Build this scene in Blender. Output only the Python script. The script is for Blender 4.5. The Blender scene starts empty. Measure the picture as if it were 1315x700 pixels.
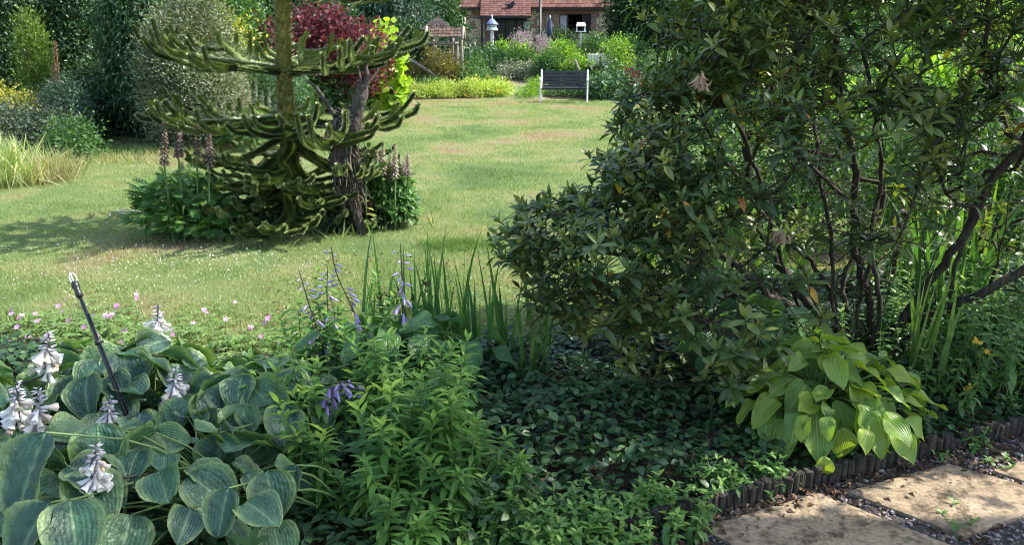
import bpy, math, random
import numpy as np
rng = np.random.default_rng(7)
random.seed(7)
S = bpy.context.scene
C = S.collection
R = math.radians
PI = math.pi

# ------------------------------------------------------------------ camera
F = 1032.0; PITCH = R(15.95); H = 1.6
def ray(x, y):
    u = (x-657.5)/F; v = (350-y)/F
    return np.array([u, math.cos(PITCH)+v*math.sin(PITCH), -math.sin(PITCH)+v*math.cos(PITCH)])
def W(x, y, Y):
    """the real point at distance Y that is seen in direction x, y"""
    d = ray(x, y); t = Y/d[1]
    return np.array([d[0]*t, Y, H+d[2]*t])
def G(x, y, z=0.0):
    d = ray(x, y); t = (z-H)/d[2]
    return np.array([d[0]*t, d[1]*t, z])
cam = bpy.data.cameras.new('camera'); cam.lens = 36*F/1315; cam.sensor_width = 36
cam.clip_start = 0.05; cam.clip_end = 500
co = bpy.data.objects.new('camera', cam); C.objects.link(co)
co.location = (0, 0, H); co.rotation_euler = (R(90)-PITCH, 0, 0)
S.camera = co

def th(x, y):
    """height of the ground"""
    y = np.asarray(y, float)
    t = np.clip((y-24.0)/18.0, 0, 1)
    return 1.35*t*1.0

# ------------------------------------------------------------------ mesh builder
class MB:
    def __init__(s): s.v=[]; s.l=[]; s.t=[]; s.c=[]; s.m=[]; s.sm=[]; s.n=0
    def add(s, v, loops, tot, lc=None, mat=0, smooth=True):
        v = np.asarray(v, float).reshape(-1,3)
        s.v.append(v); s.l.append(np.asarray(loops, np.int64).ravel()+s.n)
        tot = np.asarray(tot, np.int64).ravel(); s.t.append(tot)
        s.c.append(np.zeros((len(v),3)) if lc is None else np.asarray(lc, float).reshape(-1,3))
        s.m.append(np.full(len(tot), mat)); s.sm.append(np.full(len(tot), smooth))
        s.n += len(v); return s
    def build(s, name, mats, parent=None, loc=(0,0,0)):
        me = bpy.data.meshes.new(name)
        if not s.v: s.add([[0,0,0],[0,0,.001],[0,.001,0]],[0,1,2],[3])
        v = np.concatenate(s.v).astype(np.float32) - np.array(loc, np.float32)
        l = np.concatenate(s.l).astype(np.int32); t = np.concatenate(s.t).astype(np.int32)
        me.vertices.add(len(v)); me.vertices.foreach_set('co', v.ravel())
        me.loops.add(len(l)); me.loops.foreach_set('vertex_index', l)
        me.polygons.add(len(t)); st = np.zeros(len(t), np.int32); st[1:] = np.cumsum(t)[:-1]
        me.polygons.foreach_set('loop_start', st); me.polygons.foreach_set('loop_total', t)
        me.polygons.foreach_set('material_index', np.concatenate(s.m).astype(np.int32))
        me.polygons.foreach_set('use_smooth', np.concatenate(s.sm).astype(bool))
        me.update(calc_edges=True)
        a = me.attributes.new('lc', 'FLOAT_VECTOR', 'POINT')
        a.data.foreach_set('vector', np.concatenate(s.c).astype(np.float32).ravel())
        if not isinstance(mats, (list, tuple)): mats = [mats]
        for m in mats: me.materials.append(m)
        o = bpy.data.objects.new(name, me); C.objects.link(o)
        if parent is not None: o.parent = parent; 
        # parents sit at their base: child coordinates are given in the parent's frame
        o.location = loc if parent is None else tuple(np.array(loc)-np.array(parent.location))
        if parent is not None and parent.type == 'MESH':
            o.location = tuple(np.array(loc)-np.array(parent.location)-(np.array(parent.parent.location) if parent.parent else 0))
        return o

def thing(name, label, cat, loc, group=None):
    o = bpy.data.objects.new(name, None); C.objects.link(o); o.empty_display_size = .1
    o.location = tuple(float(a) for a in loc)
    o['label'] = label; o['category'] = cat
    if group: o['group'] = group
    return o
def tag(o, label=None, cat=None, group=None, kind=None):
    if label: o['label'] = label
    if cat: o['category'] = cat
    if group: o['group'] = group
    if kind: o['kind'] = kind
    return o

def nrm(a): 
    a = np.asarray(a, float); return a/np.maximum(np.linalg.norm(a, axis=-1, keepdims=True), 1e-9)
def frames(d, n):
    """rows: leaf direction d, wanted normal n -> (N,3,3) with columns x, y=d, z"""
    d = nrm(d); x = np.cross(d, n); bad = np.linalg.norm(x, axis=1) < 1e-5
    x[bad] = np.cross(d[bad], np.array([1,.3,.2])); x = nrm(x); z = np.cross(x, d)
    return np.stack([x, d, z], axis=2)

# ---- leaf templates: (verts, loops, totals, lc(across, along))
def leaf(width=.35, ns=4, nc=1, fold=.12, droop=.15, prof=None, wave=0, rib=0, cup=0, seed=0, ribn=7):
    r = np.random.default_rng(seed)
    if prof is None: prof = lambda t: np.sin(np.pi*np.clip(t,0,1)**.85)**.8
    cols = 2*nc+1; V=[]; L=[]
    ph = r.random(4)*6
    for i in range(ns+1):
        t = i/ns; w = width*.5*float(prof(t))
        if i == ns: w *= 0
        for j in range(cols):
            a = (j-nc)/nc
            z = fold*abs(a)*w*2 - droop*t*t + cup*(a*a)*w
            z += rib*math.cos(a*math.pi*ribn)*(1-t*.7)*min(1, w/(width*.3)) if rib else 0
            z += wave*abs(a)**2*math.sin(t*9+ph[0]+(a>0)*2.1)*width
            y = t*(1-.25*droop) - (0.0)
            V.append((a*w, y, z)); L.append((a, t, 0))
    V=np.array(V); lo=[]
    for i in range(ns):
        for j in range(cols-1):
            k=i*cols+j; lo += [k,k+1,k+1+cols,k+cols]
    return V, np.array(lo), np.full(ns*(cols-1),4), np.array(L)
def diamond(width=.45, fold=.1, droop=.1):
    V=np.array([(0,0,0),(width/2,.42,fold),(0,1,-droop),(-width/2,.42,fold)])
    return V, np.array([0,1,2,0,2,3]), np.array([3,3]), np.array([(0,0,0),(1,.4,0),(0,1,0),(-1,.4,0)],float)

def put(mb, tm, pos, d, n, size, var=None, mat=0, smooth=True):
    V,lo,to,lc = tm; N=len(pos)
    if N == 0: return
    M = frames(np.asarray(d,float), np.asarray(n,float))
    size = np.broadcast_to(np.asarray(size,float), (N,)) 
    P = np.einsum('nij,kj->nki', M, V)*size[:,None,None] + np.asarray(pos)[:,None,:]
    k=len(V)
    LO = (np.arange(N)[:,None]*k + lo[None,:])
    TO = np.tile(to, N)
    LC = np.tile(lc,(N,1)).reshape(N,k,3).copy()
    LC[:,:,2] = (rng.random(N) if var is None else np.broadcast_to(var,(N,)))[:,None]
    mb.add(P, LO, TO, LC, mat, smooth)

def segs(mb, p0, p1, r0, r1, sides=5, mat=0, var=0):
    p0=np.asarray(p0,float).reshape(-1,3); p1=np.asarray(p1,float).reshape(-1,3); N=len(p0)
    if N==0: return
    d=nrm(p1-p0); up=np.tile([0.13,.21,1.],(N,1)); M=frames(d,up)
    a=np.arange(sides)*2*PI/sides
    ring=np.stack([np.cos(a),np.zeros(sides),np.sin(a)],1)
    r0=np.broadcast_to(r0,(N,)); r1=np.broadcast_to(r1,(N,))
    A=np.einsum('nij,kj->nki',M,ring)
    P=np.concatenate([A*r0[:,None,None]+p0[:,None,:], A*r1[:,None,None]+p1[:,None,:]],1)
    lo=[]
    for i in range(sides):
        j=(i+1)%sides; lo += [i,i+sides,j+sides,j]
    LO=np.arange(N)[:,None]*2*sides+np.array(lo)[None,:]
    lc=np.zeros((N,2*sides,3)); lc[:,:,2]=var if np.isscalar(var) else np.asarray(var)[:,None]
    mb.add(P,LO,np.full(N*sides,4),lc,mat)

def rfit(r,n):
    r=np.atleast_1d(np.asarray(r,float)); return np.interp(np.linspace(0,1,n),np.linspace(0,1,len(r)),r) if len(r)>1 else np.full(n,r[0])
def tube(mb, pts, rad, sides=8, mat=0, var=0, caps=True, lump=0):
    pts=np.asarray(pts,float); n=len(pts); rad=rfit(rad,n)
    t=nrm(np.gradient(pts,axis=0)); ref=np.array([0,0,1.]) if abs(t[0][2])<.9 else np.array([1.,0,0])
    x=nrm(np.cross(t[0],ref)); V=[]
    a=np.arange(sides)*2*PI/sides
    for i in range(n):
        x=nrm(x-t[i]*np.dot(x,t[i])); y=np.cross(t[i],x)
        rr=rad[i]*(1+lump*rng.normal(size=sides)) if lump else np.full(sides, rad[i])
        V.append(pts[i]+rr[:,None]*(np.cos(a)[:,None]*x+np.sin(a)[:,None]*y))
    V=np.concatenate(V); lo=[]; to=[]
    for i in range(n-1):
        for j in range(sides):
            k=(j+1)%sides; lo += [i*sides+j,i*sides+k,(i+1)*sides+k,(i+1)*sides+j]; to.append(4)
    if caps:
        lo += list(range(sides))[::-1]; to.append(sides)
        lo += [(n-1)*sides+j for j in range(sides)]; to.append(sides)
    lc=np.zeros((len(V),3)); lc[:,1]=np.repeat(np.linspace(0,1,n),sides); lc[:,2]=var
    mb.add(V,lo,to,lc,mat)
def curve(pts, n=12):
    """smooth Catmull-Rom through pts"""
    p=np.asarray(pts,float); p=np.vstack([2*p[0]-p[1],p,2*p[-1]-p[-2]]); out=[]
    m=len(p)-3
    for i in range(m):
        for t in np.linspace(0,1,n,endpoint=(i==m-1)):
            a,b,c,d=p[i:i+4]
            out.append(.5*((2*b)+(c-a)*t+(2*a-5*b+4*c-d)*t*t+(3*b-a-3*c+d)*t**3))
    return np.array(out)

def box(mb, c, s, rz=0, mat=0, tilt=0, bev=0, rx=0, var=0):
    """bevelled box with centre c and full size s"""
    hx,hy,hz=[q/2 for q in s]; b=min(bev, hx*.9, hy*.9, hz*.9)
    if b<=0:
        V=[(sx*hx,sy*hy,sz*hz) for sz in(-1,1) for sy in(-1,1) for sx in(-1,1)]
        Fc=[(0,2,3,1),(4,5,7,6),(0,1,5,4),(2,6,7,3),(0,4,6,2),(1,3,7,5)]
    else:
        V=[];idx={}
        for sx in(-1,1):
            for sy in(-1,1):
                for sz in(-1,1):
                    for ax in range(3):
                        q=[hx-b,hy-b,hz-b]; q[ax]+=b
                        idx[(sx,sy,sz,ax)]=len(V); V.append((sx*q[0],sy*q[1],sz*q[2]))
        Fc=[]
        for ax in range(3):
            o=[a for a in range(3) if a!=ax]
            for s_ in(-1,1):
                cyc=[(-1,-1),(1,-1),(1,1),(-1,1)]; f=[]
                for u,w in cyc:
                    k=[0,0,0];k[ax]=s_;k[o[0]]=u;k[o[1]]=w; f.append(idx[(*k,ax)])
                flip=(ax==1)
                if (s_<0)!=flip: f=f[::-1]
                Fc.append(tuple(f))
            for u in(-1,1):
                for w in(-1,1):
                    k0=[0,0,0];k0[o[0]]=u;k0[o[1]]=w;k1=list(k0);k0[ax]=-1;k1[ax]=1
                    Fc.append((idx[(*k0,o[0])],idx[(*k1,o[0])],idx[(*k1,o[1])],idx[(*k0,o[1])]))
        for sx in(-1,1):
            for sy in(-1,1):
                for sz in(-1,1): Fc.append(tuple(idx[(sx,sy,sz,a)] for a in range(3)))
    V=np.array(V,float)
    if rx: ca,sa=math.cos(rx),math.sin(rx); V=V@np.array([[1,0,0],[0,ca,-sa],[0,sa,ca]]).T
    if tilt: ca,sa=math.cos(tilt),math.sin(tilt); V=V@np.array([[ca,0,sa],[0,1,0],[-sa,0,ca]]).T
    if rz: ca,sa=math.cos(rz),math.sin(rz); V=V@np.array([[ca,-sa,0],[sa,ca,0],[0,0,1]]).T
    lc=np.zeros((len(V),3)); lc[:,2]=var
    mb.add(V+np.array(c), [i for f in Fc for i in f],[len(f) for f in Fc],lc,mat,False)
def poly(mb, V, faces, mat=0, smooth=False, var=0):
    lc=np.zeros((len(V),3)); lc[:,2]=var
    mb.add(V,[i for f in faces for i in f],[len(f) for f in faces],lc,mat,smooth)

# ------------------------------------------------------------------ materials
def nodes(name):
    m=bpy.data.materials.new(name); m.use_nodes=True; t=m.node_tree
    for n in list(t.nodes): t.nodes.remove(n)
    return m,t
def N(t,ty,**k):
    n=t.nodes.new(ty)
    for a,b in k.items():
        if a.startswith('i_'):
            n.inputs[a[2:].replace('_',' ')].default_value=b
        else: setattr(n,a,b)
    return n
def ramp(t, fac, cols, pos=None, interp='LINEAR'):
    n=N(t,'ShaderNodeValToRGB'); cr=n.color_ramp; cr.interpolation=interp
    pos = pos or [i/max(1,len(cols)-1) for i in range(len(cols))]
    while len(cr.elements)<len(cols): cr.elements.new(.5)
    for e,c,p in zip(cr.elements,cols,pos): e.position=p; e.color=(*c[:3],1)
    t.links.new(fac,n.inputs[0]); return n.outputs[0]
def mixc(t, fac, a, b, mode='MIX'):
    n=N(t,'ShaderNodeMix',data_type='RGBA',blend_type=mode)
    for s_,v in ((0,fac),(6,a),(7,b)):
        if hasattr(v,'is_output') or isinstance(v,bpy.types.NodeSocket): t.links.new(v,n.inputs[s_])
        else: n.inputs[s_].default_value = v if s_==0 else (*v[:3],1)
    return n.outputs[2]
def mth(t, op, a, b=None, c=None):
    n=N(t,'ShaderNodeMath',operation=op)
    for i,v in enumerate((a,b,c)):
        if v is None: continue
        if isinstance(v,bpy.types.NodeSocket): t.links.new(v,n.inputs[i])
        else: n.inputs[i].default_value=v
    return n.outputs[0]
def noise(t, scale, detail=3, vec=None, rough=.5, dist=0):
    n=N(t,'ShaderNodeTexNoise'); n.inputs['Scale'].default_value=scale; n.inputs['Detail'].default_value=detail
    n.inputs['Roughness'].default_value=rough; n.inputs['Distortion'].default_value=dist
    if vec is None: vec=N(t,'ShaderNodeNewGeometry').outputs['Position']
    t.links.new(vec,n.inputs['Vector']); return n.outputs['Fac']
def bump(t, h, strength=.3, dist=.01):
    n=N(t,'ShaderNodeBump'); n.inputs['Strength'].default_value=strength; n.inputs['Distance'].default_value=dist
    t.links.new(h,n.inputs['Height']); return n.outputs[0]
def finish(t, col, rough=.6, spec=.4, trans=0, tcol=None, nor=None, metal=0):
    p=N(t,'ShaderNodeBsdfPrincipled'); o=N(t,'ShaderNodeOutputMaterial')
    if isinstance(col,bpy.types.NodeSocket): t.links.new(col,p.inputs['Base Color'])
    else: p.inputs['Base Color'].default_value=(*col,1)
    if isinstance(rough,bpy.types.NodeSocket): t.links.new(rough,p.inputs['Roughness'])
    else: p.inputs['Roughness'].default_value=rough
    p.inputs['Specular IOR Level'].default_value=spec; p.inputs['Metallic'].default_value=metal
    if nor is not None: t.links.new(nor,p.inputs['Normal'])
    if trans:
        tr=N(t,'ShaderNodeBsdfTranslucent'); tc=mixc(t,1.0,col,tcol or (1.5,1.6,.5),'MULTIPLY')
        t.links.new(tc,tr.inputs[0])
        if nor is not None: t.links.new(nor,tr.inputs['Normal'])
        mx=N(t,'ShaderNodeMixShader'); mx.inputs[0].default_value=trans
        t.links.new(p.outputs[0],mx.inputs[1]); t.links.new(tr.outputs[0],mx.inputs[2]); t.links.new(mx.outputs[0],o.inputs[0])
    else: t.links.new(p.outputs[0],o.inputs[0])
def lcsep(t):
    a=N(t,'ShaderNodeAttribute',attribute_name='lc'); s=N(t,'ShaderNodeSeparateXYZ'); t.links.new(a.outputs['Vector'],s.inputs[0]); return s.outputs
def leafmat(name, cols, rough=.5, spec=.4, trans=.3, tcol=(1.5,1.6,.5), midrib=None, margin=None, vein=0, nscale=9, blotch=.25, pucker=0, vk=.15):
    m,t=nodes(name); s=lcsep(t)
    c=ramp(t,s[2],cols)
    nz=noise(t,nscale,2)
    c=mixc(t,1.0,c,ramp(t,nz,[(1-blotch,)*3,(1+blotch,)*3],[.3,.7]),'MULTIPLY')
    sp_=noise(t,55,3,rough=.7); c=mixc(t,ramp(t,sp_,[(0,)*3,(1,)*3],[.70,.74]),c,(.13,.085,.035))
    nor=None
    ax=mth(t,'ABSOLUTE',s[0])
    if midrib: c=mixc(t,ramp(t,ax,[(1,)*3,(0,)*3],[0.0,.14]),c,midrib)
    if margin: c=mixc(t,ramp(t,ax,[(0,)*3,(1,)*3],[.62,.95]),c,margin)
    if vein:
        w=mth(t,'SINE',mth(t,'MULTIPLY',s[0],vein))
        h=w
        if pucker: h=mth(t,'ADD',mth(t,'MULTIPLY',w,.12),mth(t,'MULTIPLY',noise(t,pucker,2),1.6))
        nor=bump(t,h,.7 if pucker else .35,.006 if pucker else .004)
        c=mixc(t,1.0,c,ramp(t,mth(t,'MULTIPLY_ADD',w,.5,.5),[(1-vk,)*3,(1+vk*.7,)*3]),'MULTIPLY')
    finish(t,c,rough,spec,trans,tcol,nor); return m
def woodmat(name, cols, scale=8, rough=.85, stretch=(1,1,.15), bs=.6, bd=.01, spec=.3):
    m,t=nodes(name); g=N(t,'ShaderNodeNewGeometry'); mp=N(t,'ShaderNodeMapping'); mp.inputs['Scale'].default_value=stretch
    t.links.new(g.outputs['Position'],mp.inputs[0])
    n1=noise(t,scale*6,5,mp.outputs[0],.6); n2=noise(t,scale*.5,3)
    c=ramp(t,n1,cols,[.3+.4*i/max(1,len(cols)-1) for i in range(len(cols))])
    c=mixc(t,1.0,c,ramp(t,n2,[(.75,)*3,(1.2,)*3],[.3,.7]),'MULTIPLY')
    finish(t,c,rough,spec,nor=bump(t,n1,bs,bd)); return m
def plain(name, col, rough=.5, spec=.5, metal=0, var=.12, scale=6, bs=0):
    m,t=nodes(name); n1=noise(t,scale,4)
    c=mixc(t,1.0,col,ramp(t,n1,[(1-var,)*3,(1+var,)*3],[.3,.7]),'MULTIPLY')
    finish(t,c,rough,spec,metal=metal,nor=bump(t,noise(t,scale*20,3),bs,.003) if bs else None); return m

# ------------------------------------------------------------------ foliage
def unit(n):
    return nrm(rng.normal(size=(n,3)))
_lump_dirs = unit(24)
def lumpy(d, amp, k=0):
    """radius factor that swells in lobes"""
    L=np.roll(_lump_dirs, k, axis=0)[:14]
    return 1+amp*(np.max(d@L.T,axis=1)**6*1.5-.7)
def foliage(mb, blobs, n, size, tm, clus=9, spread=1.6, up=.5, hang=0., lump=.22, shell=.22, var=(0,1), mat=0, minz=None, szvar=.3, fn=None):
    vol=np.array([ (b[1][0]*b[1][1]*b[1][2])**(2/3) for b in blobs]); vol/=vol.sum()
    for bi,(c,r) in enumerate(blobs):
        nb=max(1,int(n*vol[bi]/clus)); d=unit(nb); 
        rad=1-np.abs(rng.normal(size=nb))*shell; rad=np.clip(rad,.15,1.05)
        P=np.array(c)+d*np.array(r)*(rad*lumpy(d,lump,bi*5))[:,None]
        out=nrm(d/np.array(r)*np.mean(r))
        # leaves of every cluster
        k=np.repeat(np.arange(nb),clus); off=rng.normal(size=(len(k),3))*size*spread
        Q=P[k]+off; o=out[k]
        dd=o*.7+rng.normal(size=o.shape)*.75+nrm(off)*.5+np.array([0,0,up*.4-hang])
        nn=np.array([0,0,1.])*up+o*.5+rng.normal(size=o.shape)*.45
        vv=rng.random(nb)[k]*.55+rng.random(len(k))*.45
        vv=var[0]+(var[1]-var[0])*vv
        keep=np.ones(len(Q),bool)
        if minz is not None: keep&=Q[:,2]>minz
        if fn is not None: keep&=fn(Q)
        put(mb,tm,Q[keep],dd[keep],nn[keep],size*(1-szvar+2*szvar*rng.random(keep.sum())),vv[keep],mat)
def shrub(name,label,cat,blobs,n,size,mat,tm,group=None,stems=True,bark=None,flowers=None,part='foliage',stempart='stems',extra=None,**k):
    c=np.mean([b[0] for b in blobs],axis=0); base=(c[0],c[1],float(th(c[0],c[1])))
    if not stems and flowers is None and extra is None:
        mb=MB(); foliage(mb,blobs,n,size,tm,minz=base[2]+.01,**k); o=mb.build(name,mat,None,base); return tag(o,label,cat,group)
    t=thing(name,label,cat,base,group)
    mb=MB(); foliage(mb,blobs,n,size,tm,minz=base[2]+.01,**k); mb.build(part,mat,t,base)
    if stems:
        sb=MB()
        for b in blobs:
            for q in range(4):
                e=np.array(b[0])+unit(1)[0]*np.array(b[1])*.6
                s0=np.array(base)+np.array([rng.normal()*.05,rng.normal()*.05,-.02])
                m_=(s0+e)/2+np.array([0,0,-.1*b[1][2]])+rng.normal(size=3)*.05*b[1][0]
                r0=.02+.03*max(b[1]); tube(sb,curve([s0,m_,e],5),np.linspace(r0,r0*.3,9),6)
        sb.build(stempart,bark or BARK,t,base)
    if flowers:
        for (fm,fs,fn_,ft,fname) in flowers:
            fb=MB(); foliage(fb,blobs,fn_,fs,ft,clus=k.get('fclus',3),shell=.05,lump=k.get('lump',.22),spread=1.2,minz=base[2]+.05); fb.build(fname,fm,t,base)
    return t
# ================================================================== light
w=bpy.data.worlds.new('World'); S.world=w; w.use_nodes=True
wt=w.node_tree; bg=wt.nodes['Background']; sky=wt.nodes.new('ShaderNodeTexSky'); sky.sky_type='NISHITA'; sky.sun_disc=False
SAZ=R(79); SEL=R(47)       # azimuth clockwise from +Y, elevation
sky.sun_elevation=SEL; sky.sun_rotation=SAZ; sky.air_density=1.2; sky.dust_density=1.5
wt.links.new(sky.outputs[0],bg.inputs[0]); bg.inputs[1].default_value=0.15
sl=bpy.data.lights.new('sun','SUN'); sl.energy=4.2; sl.angle=R(.5); sl.color=(1,.94,.84)
so=bpy.data.objects.new('sun',sl); C.objects.link(so)
from mathutils import Vector
sd=Vector((math.sin(SAZ)*math.cos(SEL),math.cos(SAZ)*math.cos(SEL),math.sin(SEL)))
so.rotation_euler=sd.to_track_quat('Z','Y').to_euler(); so.location=(10,10,20)
S.view_settings.view_transform='Standard'; S.view_settings.look='None'; S.view_settings.exposure=1.52; S.view_settings.gamma=1
S.render.engine='CYCLES'; cy=S.cycles
cy.max_bounces=7; cy.diffuse_bounces=4; cy.glossy_bounces=2; cy.transmission_bounces=4; cy.transparent_max_bounces=4
cy.use_denoising=True; cy.filter_width=1.1; cy.sample_clamp_indirect=4; cy.use_adaptive_sampling=True; cy.adaptive_threshold=.02

# ================================================================== materials
BARK=woodmat('bark',[(.03,.022,.015),(.09,.07,.05),(.14,.12,.09)],10)
RBARK=woodmat('rhododendron_bark',[(.014,.011,.009),(.035,.028,.021),(.075,.065,.04)],14)
def greenpatch(t, detail=True):
    """lawn colour: green with straw-coloured dry patches"""
    g=N(t,'ShaderNodeNewGeometry'); p=g.outputs['Position']
    n1=noise(t,.55,4,p,.55,.4); n2=noise(t,2.3,4,p,.6); n3=noise(t,14,4,p,.65)
    a=mth(t,'ADD',mth(t,'MULTIPLY',n1,1.0),mth(t,'MULTIPLY',n2,.35))
    a=mth(t,'ADD',a,mth(t,'MULTIPLY',n3,.25))
    sp=N(t,'ShaderNodeSeparateXYZ'); t.links.new(p,sp.inputs[0])
    far=ramp(t,mth(t,'MULTIPLY',sp.outputs[1],.04),[(0,)*3,(1,)*3],[.2,.9])
    a=mth(t,'ADD',a,mth(t,'MULTIPLY',far,.09))
    c=ramp(t,a,[(.11,.18,.066),(.17,.245,.092),(.24,.29,.122),(.30,.29,.16),(.31,.245,.16)],[.60,.76,.87,.95,1.03])
    return c,n3,n2
lawnm,t=nodes('lawn_turf'); c,n3,n2=greenpatch(t)
fine=noise(t,90,3,rough=.7)
c=mixc(t,1.0,c,ramp(t,fine,[(.5,)*3,(1.05,)*3],[.3,.7]),'MULTIPLY')
finish(t,c,.9,.15,nor=bump(t,mth(t,'ADD',fine,n3),.9,.03))
bladem,t=nodes('grass_blade'); c,n3,n2=greenpatch(t); s=lcsep(t)
c=mixc(t,1.0,c,ramp(t,s[2],[(.7,.82,.65),(1.0,1.0,1.),(1.45,1.25,1.3)]),'MULTIPLY')
finish(t,c,.6,.25,.35,(1.4,1.45,.6))
soilm,t=nodes('soil'); n1=noise(t,12,6,rough=.7); n4=noise(t,60,4)
finish(t,ramp(t,n1,[(.012,.009,.006),(.04,.03,.02),(.075,.06,.04)],[.3,.5,.75]),.95,.2,nor=bump(t,mth(t,'ADD',n1,n4),1,.03))
gravm,t=nodes('path_gravel_bed'); n1=noise(t,40,5,rough=.7); n4=noise(t,5,4)
finish(t,mixc(t,n4,ramp(t,n1,[(.02,.018,.016),(.09,.08,.07),(.2,.18,.17)],[.3,.5,.75]),(.03,.025,.02)),.9,.3,nor=bump(t,n1,1,.02))

# ================================================================== ground
ys=np.concatenate([np.linspace(-8,24,20),np.linspace(25,42,10),[60,100,300]]); xs=np.array([-300,-60,-20,-8,-4,0,4,8,20,60,300.])
X,Y=np.meshgrid(xs,ys); Z=th(X,Y); V=np.stack([X,Y,Z],2).reshape(-1,3); nx=len(xs)
mb=MB(); fc=[(i*nx+j,i*nx+j+1,(i+1)*nx+j+1,(i+1)*nx+j) for i in range(len(ys)-1) for j in range(nx-1)]
poly(mb,V,fc,smooth=True); tag(mb.build('lawn',lawnm),kind='structure')
# flower bed in front, edge of the path
EDGE=np.array([(-4.5,.95),(-2,1.5),(-.2,2.13),(.67,2.465),(.95,2.59),(1.35,2.765),(1.74,2.93),(2.21,3.11),(3.0,3.42),(4.4,4.0)])
LAWN=np.array([(-6,4.9),(-4,4.62),(-3,4.42),(-2.2,4.18),(-1.34,4.05),(-.6,4.12),(-.1,4.15),(.4,4.3),(.9,4.75),(1.6,5.3),(2.6,5.6),(4.4,5.8),(6,6)])
def edge_y(x): return np.interp(x,EDGE[:,0],EDGE[:,1])
def lawn_y(x): return np.interp(x,LAWN[:,0],LAWN[:,1])
def bedz(x,y):
    x=np.asarray(x,float); y=np.asarray(y,float)
    a=np.clip((y-edge_y(x))/.25,0,1); b=np.clip((lawn_y(x)-y)/.5,0,1)
    return np.where((a>0)&(b>0), .008+.05*np.minimum(a,b)+.035*a*b, 0)
xs=np.linspace(-4.5,4.4,90); V=[];m=14
for x in xs:
    e,l=edge_y(x)+.02,lawn_y(x)+.03*math.sin(x*9)
    for k in range(m):
        y=e+(l-e)*k/(m-1); V.append((x,y,max(.004,float(bedz(x,y)))+ (.012*rng.random() if 0<k<m-1 else 0)))
fc=[(i*m+k,(i+1)*m+k,(i+1)*m+k+1,i*m+k+1) for i in range(len(xs)-1) for k in range(m-1)]
mb=MB(); poly(mb,V,fc,smooth=True); tag(mb.build('flower_bed',soilm),kind='structure')
# path
V=[];
for x in np.linspace(-4.5,4.4,60): V += [(x,edge_y(x)-.015,.004),(x,-2,.004)]
mb=MB(); poly(mb,V,[(2*i+1,2*i+3,2*i+2,2*i) for i in range(59)]); tag(mb.build('path',gravm),kind='structure')
# far borders: dark soil under the shrubs
V=[(-12,10.5),(-6.7,10.2),(-5.9,12.2),(-5.2,13.2),(-4.3,14.6),(-4.6,19),(-4.2,23.6),(-2.2,24.1),(-.5,24.2),(-.35,26.5),(-.3,31),(-.4,40),(-14,40),(-20,20)]
mb=MB(); poly(mb,[(x,y,float(th(x,y))+.006) for x,y in V],[tuple(range(len(V)))]); 
def strip(L,Rr,ys_):
    mb=MB();V=[]
    for y in ys_:
        a,b=L(y),Rr(y); V+=[(a,y,float(th(a,y))+.006),(b,y,float(th(b,y))+.006)]
    poly(mb,V,[(2*i,2*i+1,2*i+3,2*i+2) for i in range(len(ys_)-1)]); return mb
yl=np.array([10.3,11,12,13.2,14.6,19,23.6,24.1,25,31,41]); xl=np.array([-8,-7.2,-6.6,-5.6,-4.9,-4.9,-4.3,-2,-.6,-.35,-.5])
mb=strip(lambda y:-30,lambda y:float(np.interp(y,yl,xl)),np.linspace(10.3,41,40)); tag(mb.build('border_soil',soilm),kind='structure')
mb=strip(lambda y:float(np.interp(y,[24.2,25,31,41],[1.2,.75,.45,.6])),lambda y:30,np.linspace(24.2,41,24)); tag(mb.build('border_soil',soilm),kind='structure')

# grass blades on the lawn (nobody could count them)
bt=(np.array([(-.06,0,0),(.06,0,0),(.03,.6,.05),(-.03,.6,.05),(0,1,.22)]),np.array([0,1,2,3,3,2,4]),np.array([4,3]),np.zeros((5,3)))
n=1150000
y=4.0+ (rng.random(n)**1.75)*20.5; x=(rng.random(n)*2-1)*(y*.70+2.0); 
ok=(y>lawn_y(x)-.04*rng.random(n)); x,y=x[ok],y[ok]; n=len(x)
d=np.stack([rng.normal(size=n)*.55,rng.normal(size=n)*.55,np.ones(n)],1)
ln=(.015+.018*rng.random(n))*(1+.05*(y-4))
clump=np.sin(x*3.1+np.sin(y*2.3)*2)*np.sin(y*4.3+x); ln*=1+.25*clump
put(g_:=MB(),bt,np.stack([x,y,np.zeros(n)],1),d,rng.normal(size=(n,3)),ln,None)
# taller tuft in the open lawn
tc=G(588,316); k=1500; q=rng.normal(size=(k,2))*[.13,.09]
put(g_,bt,np.stack([tc[0]+q[:,0],tc[1]+q[:,1],np.zeros(k)],1),np.stack([rng.normal(size=k)*.7,rng.normal(size=k)*.7,np.ones(k)],1),rng.normal(size=(k,3)),.05+.03*rng.random(k),np.zeros(k))
# ragged longer grass along the bed edge
k=22000; x=-6+rng.random(k)*9; y=lawn_y(x)+rng.normal(size=k)*.09
put(g_,bt,np.stack([x,y,np.zeros(k)],1),np.stack([rng.normal(size=k)*.6,rng.normal(size=k)*.6-.2,np.ones(k)],1),rng.normal(size=(k,3)),.04+.05*rng.random(k))
for (cx,cy,sx) in [(-6.1,11.3,.7),(-5.5,12.2,.5),(-5.2,12.6,.5)]:
    k=1400;q=rng.normal(size=(k,2))*[sx,.25]
    put(g_,bt,np.stack([cx+q[:,0],cy+q[:,1],np.zeros(k)],1),np.stack([rng.normal(size=k)*.5,rng.normal(size=k)*.5,np.ones(k)],1),rng.normal(size=(k,3)),.06+.08*rng.random(k))
tag(g_.build('lawn_grass',bladem),'short mown lawn grass with longer tufts along the bed',None,None,'stuff')
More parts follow.
